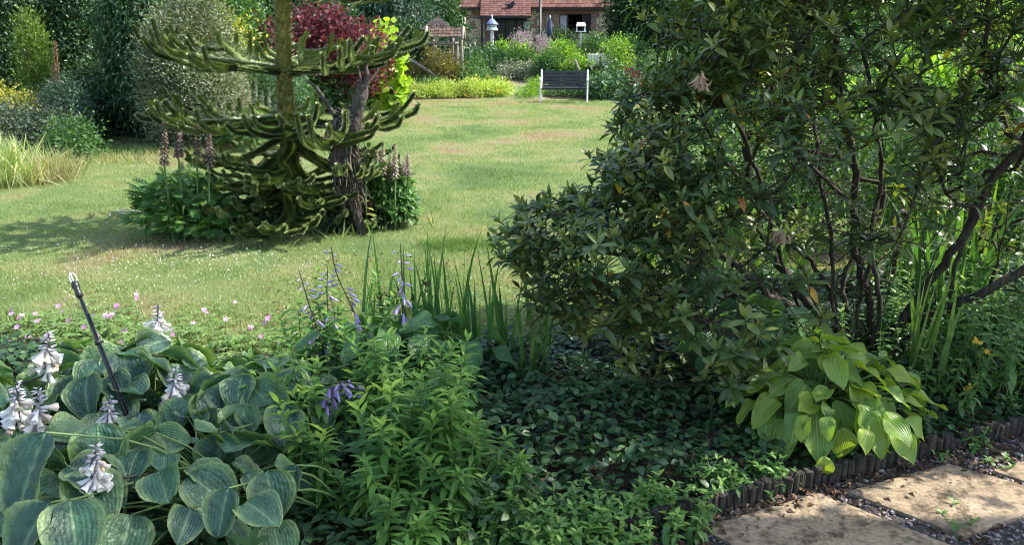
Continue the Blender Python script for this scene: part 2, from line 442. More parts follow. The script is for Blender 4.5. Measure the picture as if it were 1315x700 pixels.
# small white clover heads and fallen brown bits in the lawn
star=(np.array([(0,-.5,0),(.5,0,.1),(0,.5,0),(-.5,0,.1),(0,0,.6)]),np.array([0,1,4,1,2,4,2,3,4,3,0,4]),np.array([3,3,3,3]),np.zeros((5,3)))
white=plain('petal_white',(.6,.6,.56),.6,.3)
P=[]
for (cx,cy,sx,sy,k) in [(-2.35,5.9,.55,.3,260),(-3.6,6.4,.7,.5,150),(-1.4,5.0,.8,.4,80),(-2.9,5.2,.6,.4,120),(.2,4.9,.6,.4,60),(-.4,9.0,1.5,1.5,60)]:
    P.append(np.stack([cx+rng.normal(size=k)*sx,cy+rng.normal(size=k)*sy,.026+.012*rng.random(k)],1))
P=np.concatenate(P); P=P[P[:,1]>lawn_y(P[:,0])+.05]; k=len(P)
mb=MB(); put(mb,star,P,unit(k)+[0,3,0],np.tile([0,0,1.],(k,1)),.0085); tag(mb.build('clover_flowers',white),'tiny white clover heads scattered in the lawn',None,None,'stuff')
littm=leafmat('dry_leaf',[(.04,.022,.014),(.10,.05,.028),(.15,.10,.055),(.10,.035,.022)],.7,.3,.1)
k=420;x=-1.6+rng.random(k)*3; y=4.4+rng.random(k)**1.3*1.7; ok=y>lawn_y(x)+.02
mb=MB(); x,y=x[ok],y[ok];k=len(x); put(mb,diamond(.6,.15,.2),np.stack([x,y,np.full(k,.03)],1),unit(k)*[1,1,.1],np.tile([0,0,1.],(k,1))+rng.normal(size=(k,3))*.3,.03)
k=650; x=.3+rng.random(k)*2.6; y=edge_y(x)-np.abs(rng.normal(size=k))*.11-.01
put(mb,diamond(.6,.15,.2),np.stack([x,y,.012+.02*rng.random(k)],1),unit(k)*[1,1,.15],np.tile([0,0,1.],(k,1))+rng.normal(size=(k,3))*.4,.012+.025*rng.random(k))
gx=np.array([(1.13,2.63),(1.27,2.65),(1.54,2.37),(1.88,2.81),(1.74,2.85),(1.54,2.37),(.6,2.4),(1.85,2.7)])
k=420; i=rng.integers(0,len(gx),k); q=gx[i]+rng.normal(size=(k,2))*.09
put(mb,diamond(.6,.15,.2),np.stack([q[:,0],q[:,1],np.full(k,.012)],1),unit(k)*[1,1,.15],np.tile([0,0,1.],(k,1))+rng.normal(size=(k,3))*.4,.012+.02*rng.random(k))
tag(mb.build('leaf_litter',littm),'fallen brown leaves on the path and lawn',None,None,'stuff')

# ------------------------------------------------------------------ path stones, slabs, edging
slabm,t=nodes('concrete_slab'); g=N(t,'ShaderNodeTexCoord').outputs['Object']
n1=noise(t,5,5,g,.65); n2=noise(t,70,4,g,.7); n3=noise(t,260,2,g); n4=noise(t,17,5,g,.7)
c=ramp(t,n1,[(.18,.135,.085),(.285,.215,.14),(.355,.275,.185)],[.3,.5,.7])
c=mixc(t,1.0,c,ramp(t,n2,[(.62,)*3,(1.15,)*3],[.3,.6]),'MULTIPLY'); c=mixc(t,1.0,c,ramp(t,n4,[(.42,.42,.40),(1,1,1)],[.38,.52]),'MULTIPLY')
finish(t,c,.9,.25,nor=bump(t,mth(t,'ADD',n2,mth(t,'ADD',n3,n4)),.8,.006))
def slab(pts,label):
    """worn slab: a grid with ragged, rounded edges"""
    p=np.array(pts,float); cen=p.mean(0); base=(cen[0],cen[1],0); n=26; V=[]
    for j in range(n+1):
        for i in range(n+1):
            u,v=i/n,j/n; q=(1-u)*(1-v)*p[0]+u*(1-v)*p[1]+u*v*p[2]+(1-u)*v*p[3]
            e=min(u,1-u,v,1-v); 
            if e==0: q=q+(cen-q)*.008*rng.random()
            V.append((q[0],q[1],.024+.0008*rng.normal()-(.005 if e==0 else (.0012 if e<.05 else 0))))
    m=n+1; fc=[(j*m+i,j*m+i+1,(j+1)*m+i+1,(j+1)*m+i) for j in range(n) for i in range(n)]
    rim=[i for i in range(n)]+[j*m+n for j in range(n)]+[n*m+i for i in range(n,0,-1)]+[j*m for j in range(n,0,-1)]
    k0=len(V); V+= [(V[i][0],V[i][1],.001) for i in rim]
    for a in range(len(rim)):
        b=(a+1)%len(rim); fc.append((rim[b],rim[a],k0+a,k0+b))
    mb=MB(); poly(mb,V,fc,smooth=False); tag(mb.build('paving_slab',slabm,None,base),label,'paving slab','worn concrete paving slabs of the path')
def P2(*a): return [tuple(G(x,y,.024)[:2]) for x,y in a]
A=P2((900,676),(1052,632)); B=P2((1088,630),(1218,594),(1240,688)); Cc=P2((1274,603),(1317,583),(1317,627))
A=[np.array(q) for q in A]; 
dv=np.array(B[2])-np.array(B[0]); 
slab([A[0],A[0]+np.array([.29,-.36]),A[1]+np.array([.33,-.33]),A[1]],'worn sandy slab below the drooping leaf of the lime green hosta')
B=[np.array(q) for q in B]; slab([B[0],B[2],B[2]+(B[1]-B[0])*1.04+[.0,.02],B[1]],'worn sandy slab with the small weed at its lower edge')
c0=np.array(Cc[0]); dirx=B[1]-B[0]; slab([c0,c0+dv*.95,c0+dv*.95+dirx,c0+dirx*1.02],'worn sandy slab cut off by the right edge of the picture')
slab([A[0]-[.62,.33],A[0]-[.33,.69],A[0]+[.16,-.49],A[0]+[-.12,-.13]],'worn sandy slab whose tip shows at the bottom beside the leaf litter')
# stones
ico=[(0,0,1),(.89,0,.45),(.28,.85,.45),(-.72,.53,.45),(-.72,-.53,.45),(.28,-.85,.45),(.72,.53,-.45),(-.28,.85,-.45),(-.89,0,-.45),(-.28,-.85,-.45),(.72,-.53,-.45),(0,0,-1)]
icf=[(0,1,2),(0,2,3),(0,3,4),(0,4,5),(0,5,1),(1,6,2),(2,7,3),(3,8,4),(4,9,5),(5,10,1),(6,7,2),(7,8,3),(8,9,4),(9,10,5),(10,6,1),(11,7,6),(11,8,7),(11,9,8),(11,10,9),(11,6,10)]
stm=leafmat('slate_chip',[(.03,.03,.035),(.10,.09,.095),(.22,.19,.19),(.14,.08,.07),(.3,.27,.25)],.6,.5,0)
mb=MB()
for sc_,k in (((.5,.8,.28),5200),((.7,.5,.35),4200),((.4,.6,.5),3000)):
    tmq=(np.array(ico)*np.array(sc_)*(1+.12*rng.normal(size=(12,3))),np.array([i for f in icf for i in f]),np.full(20,3),np.zeros((12,3)))
    x=-.4+rng.random(k)*3.4; y=edge_y(x)-.02-rng.random(k)*1.5
    put(mb,tmq,np.stack([x,y,.006+.006*rng.random(k)],1),unit(k)*[1,1,.2],np.tile([0,0,1.],(k,1))+rng.normal(size=(k,3))*.3,.006+.014*rng.random(k)**2,None,0,False)
tag(mb.build('path_gravel',stm),'loose dark slate chippings between the paving slabs',None,None,'stuff')
# log roll edging
logm=woodmat('edging_timber',[(.012,.01,.008),(.035,.03,.024),(.075,.064,.052)],18,.9,(1,1,.12))
ed=thing('log_roll_edging','low dark weathered timber edging between the flower bed and the path','edging',(.2,edge_y(.2),0))
L=0;cum=[];px_=np.linspace(.2,3.4,2000);py_=edge_y(px_);dl=np.hypot(np.diff(px_),np.diff(py_));cum=np.concatenate([[0],np.cumsum(dl)])
kk=0
for s_ in np.arange(0,cum[-1],.0335):
    x=np.interp(s_,cum,px_);y=np.interp(s_,cum,py_); h=.082+.006*rng.normal()+(-.03 if rng.random()<.04 else 0); r=.0195
    mb=MB(); a=np.arange(8)*2*PI/8+rng.random(); V=[];  lean=rng.normal(size=2)*.006
    for z,rr in((-.02,r),(h-.006,r),(h,r*.8)):
        for q in a: V.append((x+math.cos(q)*rr+lean[0]*z*10,y+math.sin(q)*rr+lean[1]*z*10,z+(.003*rng.normal() if z>0 else 0)))
    fc=[(i*8+j,i*8+(j+1)%8,(i+1)*8+(j+1)%8,(i+1)*8+j) for i in range(2) for j in range(8)]+[tuple(range(16,24))]
    poly(mb,V,fc); mb.build('edging_log',logm,ed,(x,y,0)); kk+=1
# ================================================================== monkey puzzle tree
def scaly(mb, pts, r, step=None, nper=8, leafk=1.0, mat=0, coremat=1, taper_end=True, out=1.15):
    pts=np.asarray(pts,float); n=len(pts); r=rfit(r,n)
    tube(mb,pts,r*.5,7,coremat)
    seg=np.linalg.norm(np.diff(pts,axis=0),axis=1); cum=np.concatenate([[0],np.cumsum(seg)]); Ln=cum[-1]
    step=step or np.mean(r)*.55; m=max(3,int(Ln/step)); s=np.linspace(0,Ln,m)
    P=np.stack([np.interp(s,cum,pts[:,k]) for k in range(3)],1); rr=np.interp(s,cum,r)
    T=nrm(np.gradient(P,axis=0)); ref=np.tile([.1,.2,1.],(m,1)); ref[np.abs(T[:,2])>.9]=[1,.1,0]
    x=nrm(np.cross(T,ref)); y=np.cross(T,x)
    a=(np.arange(nper)*2*PI/nper)[None,:]+np.arange(m)[:,None]*2.4
    a=a+rng.normal(size=a.shape)*.07
    rad=np.cos(a)[...,None]*x[:,None]+np.sin(a)[...,None]*y[:,None]
    Q=(P[:,None]+rad*(rr*.45)[:,None,None]).reshape(-1,3)
    o=out+.12*rng.normal(size=(m,nper,1))
    D=(T[:,None]*1.0+rad*o).reshape(-1,3); Nn=(rad-T[:,None]*.4).reshape(-1,3)
    sz=np.repeat(rr,nper)*1.5*leafk*(1+.12*rng.normal(size=m*nper))
    put(mb,SCALE,Q,D,Nn,sz,np.repeat(np.linspace(0,1,m),nper)*.5+rng.random(m*nper)*.5,mat)
    # tuft at the growing end
    k=10; u=unit(k)+T[-1]*1.4
    if taper_end: put(mb,SCALE,np.tile(P[-1],(k,1)),u,unit(k),rr[-1]*1.2,np.ones(k),mat)
SCALE=(np.array([(-.42,0,0),(.42,0,0),(.3,.45,-.06),(-.3,.45,-.06),(0,1.05,.12),(0,.3,-.1)]),np.array([0,1,2,3,3,2,4]),np.array([4,3]),np.array([(-1,0,0),(1,0,0),(.8,.45,0),(-.8,.45,0),(0,1,0),(0,.3,0)],float))
mpm,t=nodes('monkey_puzzle_scale'); s=lcsep(t)
c=ramp(t,s[2],[(.035,.066,.018),(.06,.10,.025),(.105,.155,.035)])
c=mixc(t,ramp(t,s[1],[(0,)*3,(1,)*3],[.5,1.]),c,(.3,.36,.12))
finish(t,c,.42,.45,.08)
mpdead=leafmat('dead_branch_scale',[(.07,.04,.022),(.13,.08,.045)],.8,.2,0)
mcore=plain('monkey_puzzle_core',(.06,.06,.02),.9,.2)
mtrm,t=nodes('monkey_puzzle_trunk_scale'); s=lcsep(t)
c=ramp(t,s[2],[(.10,.12,.03),(.2,.21,.06),(.27,.25,.09)]); c=mixc(t,ramp(t,s[1],[(0,)*3,(1,)*3],[.5,1.]),c,(.32,.29,.14)); finish(t,c,.55,.4)
tb=G(374,290); Yt=tb[1]
mp=thing('monkey_puzzle_tree','young monkey puzzle tree with scaly upcurved arms on the lawn','tree',(tb[0],tb[1],0))
top=W(361,-60,Yt+.0); tz=[np.array([tb[0],tb[1],-.02]),W(372,200,Yt),W(366,110,Yt),W(363,10,Yt),top+[0,0,.15],top+[-.01,0,.75]]
tp=curve(tz,10)
mb=MB(); scaly(mb,tp,np.interp(tp[:,2],[0,.6,1.2,2.0,2.9],[.095,.08,.072,.064,.04]),step=.028,nper=11,leafk=.95,out=.8); mb.build('trunk',[mtrm,mcore],mp,tb)
def trunk_at(z): return np.array([np.interp(z,tp[:,2],tp[:,0]),np.interp(z,tp[:,2],tp[:,1]),z])
def mbranch(z,az,Ln,drop,curl,nt=4,r=.034,seed=0,sag=.0,tl=.42,thin=1):
    rg=np.random.default_rng(seed); r=r*.76; o=trunk_at(z); h=np.array([math.cos(az),math.sin(az),0]); sd_=np.array([-h[1],h[0],0])
    P=[o+h*Ln*s_+np.array([0,0,-drop*math.sin(s_*PI*.55)+curl*max(0,s_-.62)**2*5-sag*s_])+sd_*rg.normal()*.02 for s_ in (0,.2,.4,.6,.78,.92,1.)]
    pc=curve(P,8); mb=MB(); scaly(mb,pc,np.linspace(r*1.1,r*.72,len(pc)),nper=8)
    for k in range(nt):
        for side in (-1,1):
            if rg.random()>thin: continue
            f=.42+.5*(k+.5*rg.random())/nt; i=int(f*(len(pc)-1)); b=pc[i]; l=tl*(1.15-f*.55)*(.7+.6*rg.random())
            dr=nrm(h*(.75)+sd_*side*(.8+.2*rg.random())); up=np.array([0,0,1.])
            rs=(.5+.9*rg.random())*(1 if z>.9 else .6); q=[b,b+dr*l*.35+up*-.015,b+dr*l*.7+up*(.03*l),b+dr*l*.98+up*(.16*l*rs),b+dr*l*1.13+up*(.44*l*rs)]
            scaly(mb,curve(q,6),np.linspace(r*.82,r*.62,25),nper=7)
    mb.build('branch',[mpm if not(z<.7 and rg.random()<.16) else mpdead,mcore],mp,tuple(o))
sd_i=1
zA=W(365,92,Yt)[2]; zB=W(369,152,Yt)[2]; zT=W(363,8,Yt)[2]
for az,L_,dr,cu in [(0.12,1.08,-.0,.35),(.75,.95,.05,.3),(1.6,.8,.02,.3),(2.5,.95,.0,.3),(3.05,1.12,-.02,.3),(3.75,.9,.03,.3),(5.75,.9,.04,.3)]:
    mbranch(zA+.02*math.sin(az*5),az,L_,dr-.05,cu,3,.033,sd_i,-.06,tl=.46); sd_i+=1
for az,L_,dr,cu in [(0.0,1.12,.14,.42),(.8,1.0,.15,.3),(1.9,.9,.1,.3),(2.7,1.0,.1,.3),(3.2,1.2,.04,.12),(3.75,1.0,.12,.35),(4.85,.5,.16,.25),(5.5,.95,.2,.4)]:
    mbranch(zB+.02*math.cos(az*5),az,L_,dr-.03,cu,3,.034,sd_i,0,tl=.42); sd_i+=1
for z,dz in ((.84,.2),(.74,.3),(.62,.34),(.5,.3),(.38,.24),(.26,.16)):
    for k in range(6):
        az=k*PI/3+z*7+rng.normal()*.3
        mbranch(z,az,.92-.38*rng.random(),dz*(.5+.8*rng.random()),.0+.22*rng.random(),4,.030,sd_i,.12*(z>.4),tl=.36,thin=.75); sd_i+=1
for az,L_,dr,cu in [(.1,1.0,.1,.3),(1.2,.8,0,.3),(2.4,.8,0,.3),(3.4,.85,.0,.3),(5.5,.85,.1,.3)]:
    mbranch(zT+.13,az,L_,dr-.02,cu,3,.032,sd_i,0,tl=.4); sd_i+=1
for k in range(5): mbranch(zT+.55,k*1.25+.3,.6,-.1,.3,2,.03,sd_i,0,tl=.3); sd_i+=1

# ------------------------------------------------------------------ dead trunk beside it
greyw=woodmat('dead_wood',[(.02,.017,.015),(.07,.06,.052),(.15,.13,.115)],14,.95,(1,1,.2),.9,.012)
fibm=leafmat('bark_fibre',[(.035,.027,.022),(.11,.09,.075),(.22,.19,.16)],.9,.2,0)
db=G(466,300); Yd=db[1]
dt=thing('dead_tree_trunk','leaning grey dead tree trunk with shredded fibrous bark beside the monkey puzzle','dead tree',(db[0],db[1],0))
main=curve([[db[0],db[1],-.02],W(455,268,Yd),W(440,235,Yd),W(436,205,Yd),W(445,178,Yd),W(456,150,Yd),W(463,125,Yd),W(466,108,Yd)],8)
mb=MB(); tube(mb,main,np.interp(np.linspace(0,1,len(main)),[0,.2,.4,.55,.75,.9,1],[.035,.045,.085,.075,.055,.06,.04]),12,lump=.08); tr=mb.build('trunk',greyw,dt,db)
for pts,r0 in [([W(466,112,Yd),W(462,98,Yd),W(459,84,Yd)],.02),([W(466,112,Yd),W(472,98,Yd),W(470,84,Yd+.05),W(475,72,Yd)],.022),([W(467,112,Yd),W(478,100,Yd+.05),W(486,88,Yd+.1)],.014),
               ([W(440,165,Yd+.1),W(425,140,Yd+.1),W(408,115,Yd+.15),W(396,104,Yd+.2)],.024),([W(430,225,Yd),W(440,262,Yd-.1),G(455,292)],.022)]:
    pc=curve(pts,6); mb=MB(); tube(mb,pc,np.linspace(r0,r0*.5,len(pc)),7,lump=.1); mb.build('dead_branch',greyw,dt,tuple(pc[0]))
mb=MB()
def fibres(cen,rx,n,l,dirr):
    for k in range(n):
        a=rng.random()*2*PI; p=np.array(cen)+np.array([math.cos(a)*rx*1.05,math.sin(a)*rx,rng.normal()*.05]); d=np.array(dirr)+rng.normal(size=3)*.22
        q=[p,p+d*l*.35+np.array([math.cos(a),math.sin(a),0])*.02*rng.normal(),p+d*l*.7+rng.normal(size=3)*.015,p+d*l+rng.normal(size=3)*.02-[0,0,.02]]
        tube(mb,curve(q,4),np.linspace(.006,.002,13)*(.5+rng.random()),4,var=rng.random(),caps=False)
fibres(W(438,205,Yd),.075,190,.2,(.22,0,-.9)); fibres(W(448,232,Yd),.06,90,.2,(.3,0,-.85)); fibres(W(440,152,Yd),.07,120,.12,(.7,0,-.2)); fibres(W(433,165,Yd),.05,60,.15,(-.3,0,-.8)); fibres(W(448,185,Yd),.05,70,.2,(.1,0,-.9))
mb.build('shredded_bark',fibm,dt,tuple(W(440,215,Yd)))

# ------------------------------------------------------------------ plants round its foot
acleaf=leafmat('acanthus_leaf',[(.05,.12,.035),(.085,.19,.05),(.13,.26,.065)],.5,.35,.35)
spm=leafmat('spike_bract',[(.07,.035,.05),(.16,.09,.10),(.28,.2,.19),(.42,.38,.34)],.7,.2,.15)
palespm=leafmat('pale_spike_bract',[(.2,.14,.15),(.34,.27,.27),(.46,.42,.38)],.7,.2,.15)
stemm=plain('green_stem',(.09,.15,.05),.6,.3)
def lobed(n=5):
    """deeply cut leaf: a midrib with narrow side lobes"""
    V=[];lo=[];to=[];L=[]
    def strip(p,d,l,w):
        s=np.array([-d[1],d[0]]); k=len(V)
        for a,b in((0,0),(.5,1),(1,0),(.5,-1)):
            q=np.array(p)+np.array(d)*l*a+s*w*b; V.append((q[0],q[1],.0-.15*(q[1]**2)+.05*abs(q[0]))); L.append((b,a,0))
        lo.extend([k,k+1,k+2,k+3]); to.append(4)
    strip((0,0),(0,1),1,.06)
    for i in range(n):
        y=.18+.7*i/n; l=.38*(1-.55*i/n)
        for sgn in(-1,1): 
            d=np.array([sgn*.8,.6]); strip((0,y),d/np.linalg.norm(d),l,.05)
    return np.array(V),np.array(lo),np.array(to),np.array(L,float)
LOB=lobed()
def mound(mb,cen,rx,ry,h,n,size,tm,var=(0,1),mat=0,minr=0,droop=.4):
    a=rng.random(n)*2*PI; r=np.sqrt(rng.random(n)); z=h*np.sqrt(np.clip(1-r*r*.8,0,1))*(.45+.6*rng.random(n))
    P=np.stack([cen[0]+np.cos(a)*r*rx,cen[1]+np.sin(a)*r*ry,cen[2]+z],1)
    o=np.stack([np.cos(a),np.sin(a),np.zeros(n)],1)
    D=o*(.4+r[:,None])+rng.normal(size=(n,3))*.5+[0,0,.25-droop*.4]; Nn=np.tile([0,0,1.],(n,1))+o*.3+rng.normal(size=(n,3))*.35
    put(mb,tm,P,D,Nn,size*(.7+.6*rng.random(n)),var[0]+(var[1]-var[0])*rng.random(n),mat)
    return P
def spike(parent,x,y0,y1,Y,w,mat,base,name='flower_spike',n=130):
    """upright raceme between picture heights y0 (top) and y1 (bottom) at distance Y"""
    p0=W(x,y1,Y); p1=W(x+rng.normal()*1.5,y0,Y); mb=MB(); b=np.array(base)+[rng.normal()*.03,rng.normal()*.03,0]; b=np.array([p0[0]*.8+b[0]*.2,Y,float(th(0,Y))])
    segs(mb,[b,p0],[p0,p1],[.008,.007],[.007,.003],5,1)
    t_=np.linspace(0,1,n); a=np.arange(n)*2.4; P=p0+(p1-p0)*t_[:,None]; o=np.stack([np.cos(a),np.sin(a),np.full(n,.15)],1)
    sz=w*(1-.55*t_**1.5)*(.8+.4*rng.random(n)); put(mb,leaf(.55,2,1,.25,.35),P,o,np.tile([0,0,1.],(n,1))+o*.3,sz,None)
    return mb.build(name,[mat,stemm],parent,tuple(b))
c1=np.array([G(238,303)[0],G(238,303)[1],0])
ap=thing('bears_breeches_plant','bear\'s breeches with dark purple flower spikes at the left foot of the monkey puzzle','plant',tuple(c1))
mb=MB(); mound(mb,c1,.36,.32,.55,460,.16,LOB); mound(mb,c1+[.25,-.1,0],.25,.25,.3,160,.15,LOB)
q=mound(mb,c1+[0,0,0],.3,.3,.5,300,.12,leaf(.3,3,1)); 
segs(mb,np.tile(c1,(60,1))+rng.normal(size=(60,3))*[.12,.1,0],q[:60],.004,.003,4)
mb.build('leaves',acleaf,ap,tuple(c1))
for x,y0,y1 in [(211,155,212),(229,170,202),(253,160,214),(269,168,214)]: spike(ap,x,y0,y1,c1[1]-.22+.05*rng.normal(),.052,spm,c1)
c2=np.array([G(500,290)[0],G(500,290)[1]+.05,0])
ap2=thing('bears_breeches_plant','lush bear\'s breeches with pale spikes right of the dead trunk','plant',tuple(c2))
mb=MB()
for dx,dy,rr,h,k in [(0,0,.2,.62,700),(-.18,.05,.12,.55,260),(.1,-.08,.14,.34,300)]: mound(mb,c2+[dx,dy,0],rr,rr,h,k,.1,leaf(.28,3,1,.1,.3)); 
mound(mb,c2,.2,.2,.5,160,.13,LOB)
mb.build('leaves',acleaf,ap2,tuple(c2))
for x,y0,y1 in [(484,192,226),(492,182,224),(500,196,230),(507,186,228),(514,198,232),(520,206,236),(524,196,226),(497,205,235)]: spike(ap2,x,y0,y1,c2[1]-.1+.08*rng.normal(),.045,palespm,c2,n=110)
# tall yellowish weed in front of the dead trunk
c3=G(471,300); wy=thing('tall_weed','tall single-stemmed yellowish weed in front of the dead trunk','weed',tuple(c3)); mb=MB()
p=curve([c3,W(470,250,c3[1]),W(468,190,c3[1]),W(467,160,c3[1])],6); tube(mb,p,np.linspace(.006,.003,len(p)),5,1)
k=26;i=rng.integers(2,len(p)-1,k);a=rng.random(k)*6.28; o=np.stack([np.cos(a),np.sin(a),np.full(k,.3)],1); put(mb,leaf(.35,3,1,.1,.4),p[i],o,np.tile([0,0,1.],(k,1)),.10*(1.1-i/len(p)*.6))
mb.build('leaves',[leafmat('weed_leaf',[(.14,.2,.04),(.25,.27,.06),(.2,.16,.05)]),stemm],wy,tuple(c3))
# low dark undergrowth under the tree
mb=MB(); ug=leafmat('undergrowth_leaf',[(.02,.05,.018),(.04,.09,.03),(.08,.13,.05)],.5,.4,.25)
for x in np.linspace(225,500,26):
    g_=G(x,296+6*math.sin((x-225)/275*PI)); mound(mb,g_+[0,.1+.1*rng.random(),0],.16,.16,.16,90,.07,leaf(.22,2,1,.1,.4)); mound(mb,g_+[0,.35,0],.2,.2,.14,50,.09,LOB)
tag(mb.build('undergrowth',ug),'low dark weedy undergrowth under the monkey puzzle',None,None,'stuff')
mb=MB(); k=900; x=rng.normal(size=k)*.42+tb[0]+.1; y=rng.normal(size=k)*.3+tb[1]+.15
put(mb,bt,np.stack([x,y,np.zeros(k)],1),np.stack([rng.normal(size=k)*.6,rng.normal(size=k)*.6,np.ones(k)],1),rng.normal(size=(k,3)),.1+.1*rng.random(k)); tag(mb.build('rough_grass',bladem),'rough long grass under the monkey puzzle',None,None,'stuff')
# soil disc under the tree
mb=MB(); a=np.linspace(0,2*PI,40,endpoint=False); V=[(tb[0]-.05+math.cos(q)*(1.12+.05*math.sin(q*5)),tb[1]+.25+math.sin(q)*.62,.005) for q in a]; poly(mb,V,[tuple(range(40))]); tag(mb.build('island_bed_soil',soilm),kind='structure')
# silvery cut stems on the lawn left of the plants
g0=G(172,277); mb=MB(); k=90; put(mb,leaf(.2,2,1),np.stack([g0[0]+rng.normal(size=k)*.12,g0[1]+rng.normal(size=k)*.04,.03+.02*rng.random(k)],1),unit(k)*[1,.5,.3],np.tile([0,0,1.],(k,1))+rng.normal(size=(k,3))*.4,.06)
tube(mb,[g0+[-.22,0,.035],g0+[0,.01,.04],g0+[.2,0,.035]],.006,5); tag(mb.build('silver_weed',leafmat('silver_leaf',[(.3,.36,.3),(.5,.55,.5)],.6,.3,.2),None,tuple(g0)),'small silvery sprig lying on the lawn left of the purple spikes','weed')

# ================================================================== rhododendron
rb=np.array([*G(1095,482)[:2],0.0])
rh=thing('rhododendron_bush','huge dark glossy rhododendron with many crooked stems filling the right side','shrub',tuple(rb))
blobs=[((2.52,4.25,1.6),(1.5,1.0,1.0),1450),((1.30,3.75,1.1),(.8,.58,.5),640),((.9,3.68,.88),(.52,.42,.34),300),((.5,3.6,.67),(.5,.42,.32),320),((.95,3.4,.5),(.5,.42,.36),240),((.85,3.2,.36),(.45,.28,.2),90),((1.62,3.8,1.52),(.6,.5,.42),260),((3.5,4.2,1.35),(.95,.85,.95),380),((2.65,4.1,2.2),(1.35,1.0,.6),480),((3.3,3.0,2.2),(.5,.25,.3),8)]  # last blob: small unseen tuft added above the view to dapple the slabs
T_=[]
for c,r,k in blobs:
    k=int(k*(1.62 if c[2]>1.3 else 1.3)); d=unit(k*2); rad=1-np.abs(rng.normal(size=k*2))*.19+.04*rng.normal(size=k*2); P=np.array(c)+d*np.array(r)*(rad*lumpy(d,.38,int(k)%7))[:,None]
    ins=np.zeros(len(P),bool)
    for c2_,r2,_ in blobs: ins|= (((P-np.array(c2_))/np.array(r2))**2).sum(1)<.58
    P=P[~ins]; T_.append(P[:int(k*1.0)])
T_=np.concatenate(T_)
pr=np.ones(len(T_)); x,y,z=T_.T
open_=(x>.95)&(x<2.9)
pr[open_&(z<1.3)]=.36; pr[open_&(z<1.0)]=.13; pr[(x>2.0)&(x<3.2)&(z<1.6)&(y>4.2)]=.35
pr[(x>1.1)&(z<.62)]=.05; pr[z<.12]=0; pr[(x<1.2)&(z<.6)]*=.45; pr[(x<.9)&(z<.42)]=.4; pr[(y>4.4)&(z<1.5)]*=.4
pr[(x<.9)&(z<.3)]=.12
pr[x>3.6]*=.4; pr[(x>2.5)&(z<.8)&(y<3.8)]=.25
T_=T_[rng.random(len(T_))<pr]
# keep the crown clear of the camera and inside its outline on the left
x,y,z=T_.T; T_=T_[(np.hypot(x,y)>1.9)&(y>2.35+.25*(x>1.4))]
stems=[[rb,W(1103,394,3.8),W(1117,326,3.75),W(1088,257,3.7),W(1028,200,3.6),W(1000,150,3.5)],
 [rb+[.15,.1,0],W(1166,394,3.95),W(1214,297,4.0),W(1200,251,4.0),W(1217,160,3.9),W(1257,123,3.9),W(1290,60,3.9)],
 [rb+[-.1,.05,0],W(1074,394,3.9),W(1040,337,4.0),W(988,285,4.0),W(940,220,3.9),W(900,150,3.9)],
 [rb+[.1,-.05,0],W(1150,420,3.8),W(1210,400,3.7),W(1270,372,3.6),W(1330,340,3.6)],
 [rb+[-.1,-.05,0],W(1040,480,3.6),W(990,512,3.4),W(953,510,3.3),W(935,460,3.3),W(924,430,3.3),W(880,400,3.3),W(830,380,3.3)],
 [rb,W(1090,420,3.95),W(1085,350,4.1),W(1130,280,4.15),W(1135,190,4.2),W(1120,100,4.2)],
 [rb+[0,.1,0],W(1135,400,4.1),W(1150,330,4.2),W(1180,230,4.25),W(1170,130,4.3)],
 [rb+[-.1,0,0],W(1050,420,3.7),W(990,380,3.6),W(930,330,3.6),W(870,300,3.6),W(800,290,3.6)],
 [rb+[-.05,.1,0],W(1045,400,4.0),W(1000,340,4.1),W(960,270,4.1)],
 [rb+[.05,0,0],W(1180,380,3.7),W(1240,300,3.6),W(1280,220,3.5)]]
for q in range(9):
    xx=1040+26*q+rng.normal()*12; yy=3.7+.5*rng.random(); dx=rng.normal()*28+(q-4)*9
    stems.append([rb+[rng.normal()*.12,rng.normal()*.08,0],W(xx,400,yy),W(xx+dx*.6+rng.normal()*6,310,yy),W(xx+dx+rng.normal()*7,220,yy+.1*rng.normal()),W(xx+dx*1.5+rng.normal()*9,120,yy+.15*rng.normal()),W(xx+dx*1.8,40,yy)])
np_=[];par=[];
for st in stems:
    c=curve(st,6); first=len(np_)
    for i,p in enumerate(c): np_.append(p+rng.normal(size=3)*.005*(i>0)); par.append(-1 if i==0 else first+i-1)
D0=np.linalg.norm(T_-rb,axis=1); order=np.argsort(D0+rng.random(len(D0))*.25); 
cap=40000; NP=np.zeros((cap,3)); NL=np.zeros(cap); cnt=len(np_); NP[:cnt]=np_
for i in range(cnt): NL[i]=0 if par[i]<0 else NL[par[i]]+np.linalg.norm(NP[i]-NP[par[i]])
tipnode=[]
for ti in order:
    p=T_[ti]; dd=np.linalg.norm(NP[:cnt]-p,axis=1); j=int(np.argmin(dd+.18*NL[:cnt]+ .25*np.maximum(0,NP[:cnt,2]-p[2]))); L_=dd[j]; k=max(1,int(L_/.09)); a=NP[j].copy()
    pj=par[j]; dirp=nrm(NP[j]-NP[pj]) if pj>=0 else np.array([0,0,1.])
    mid=a+dirp*L_*.28; prev=j
    side=rng.normal(size=3)*.03
    for q in range(1,k+1):
        s_=q/k; pt=(1-s_)**2*a+2*s_*(1-s_)*(mid+(p-a)*.2)+s_*s_*p + side*math.sin(s_*PI)+(rng.normal(size=3)*.008 if q<k else 0)
        NP[cnt]=pt; par.append(prev); NL[cnt]=NL[prev]+np.linalg.norm(pt-NP[prev]); prev=cnt; cnt+=1
    tipnode.append(prev)
par=np.array(par); wgt=np.zeros(cnt); 
for q in tipnode: wgt[q]+=1
for i in range(cnt-1,-1,-1):
    if par[i]>=0: wgt[par[i]]+=wgt[i]
rad=.0016+.0009*np.sqrt(np.maximum(wgt,.6)); rad=np.minimum(rad,.027)
idx=np.where(par>=0)[0]; mb=MB()
kids=[[] for _ in range(cnt)]
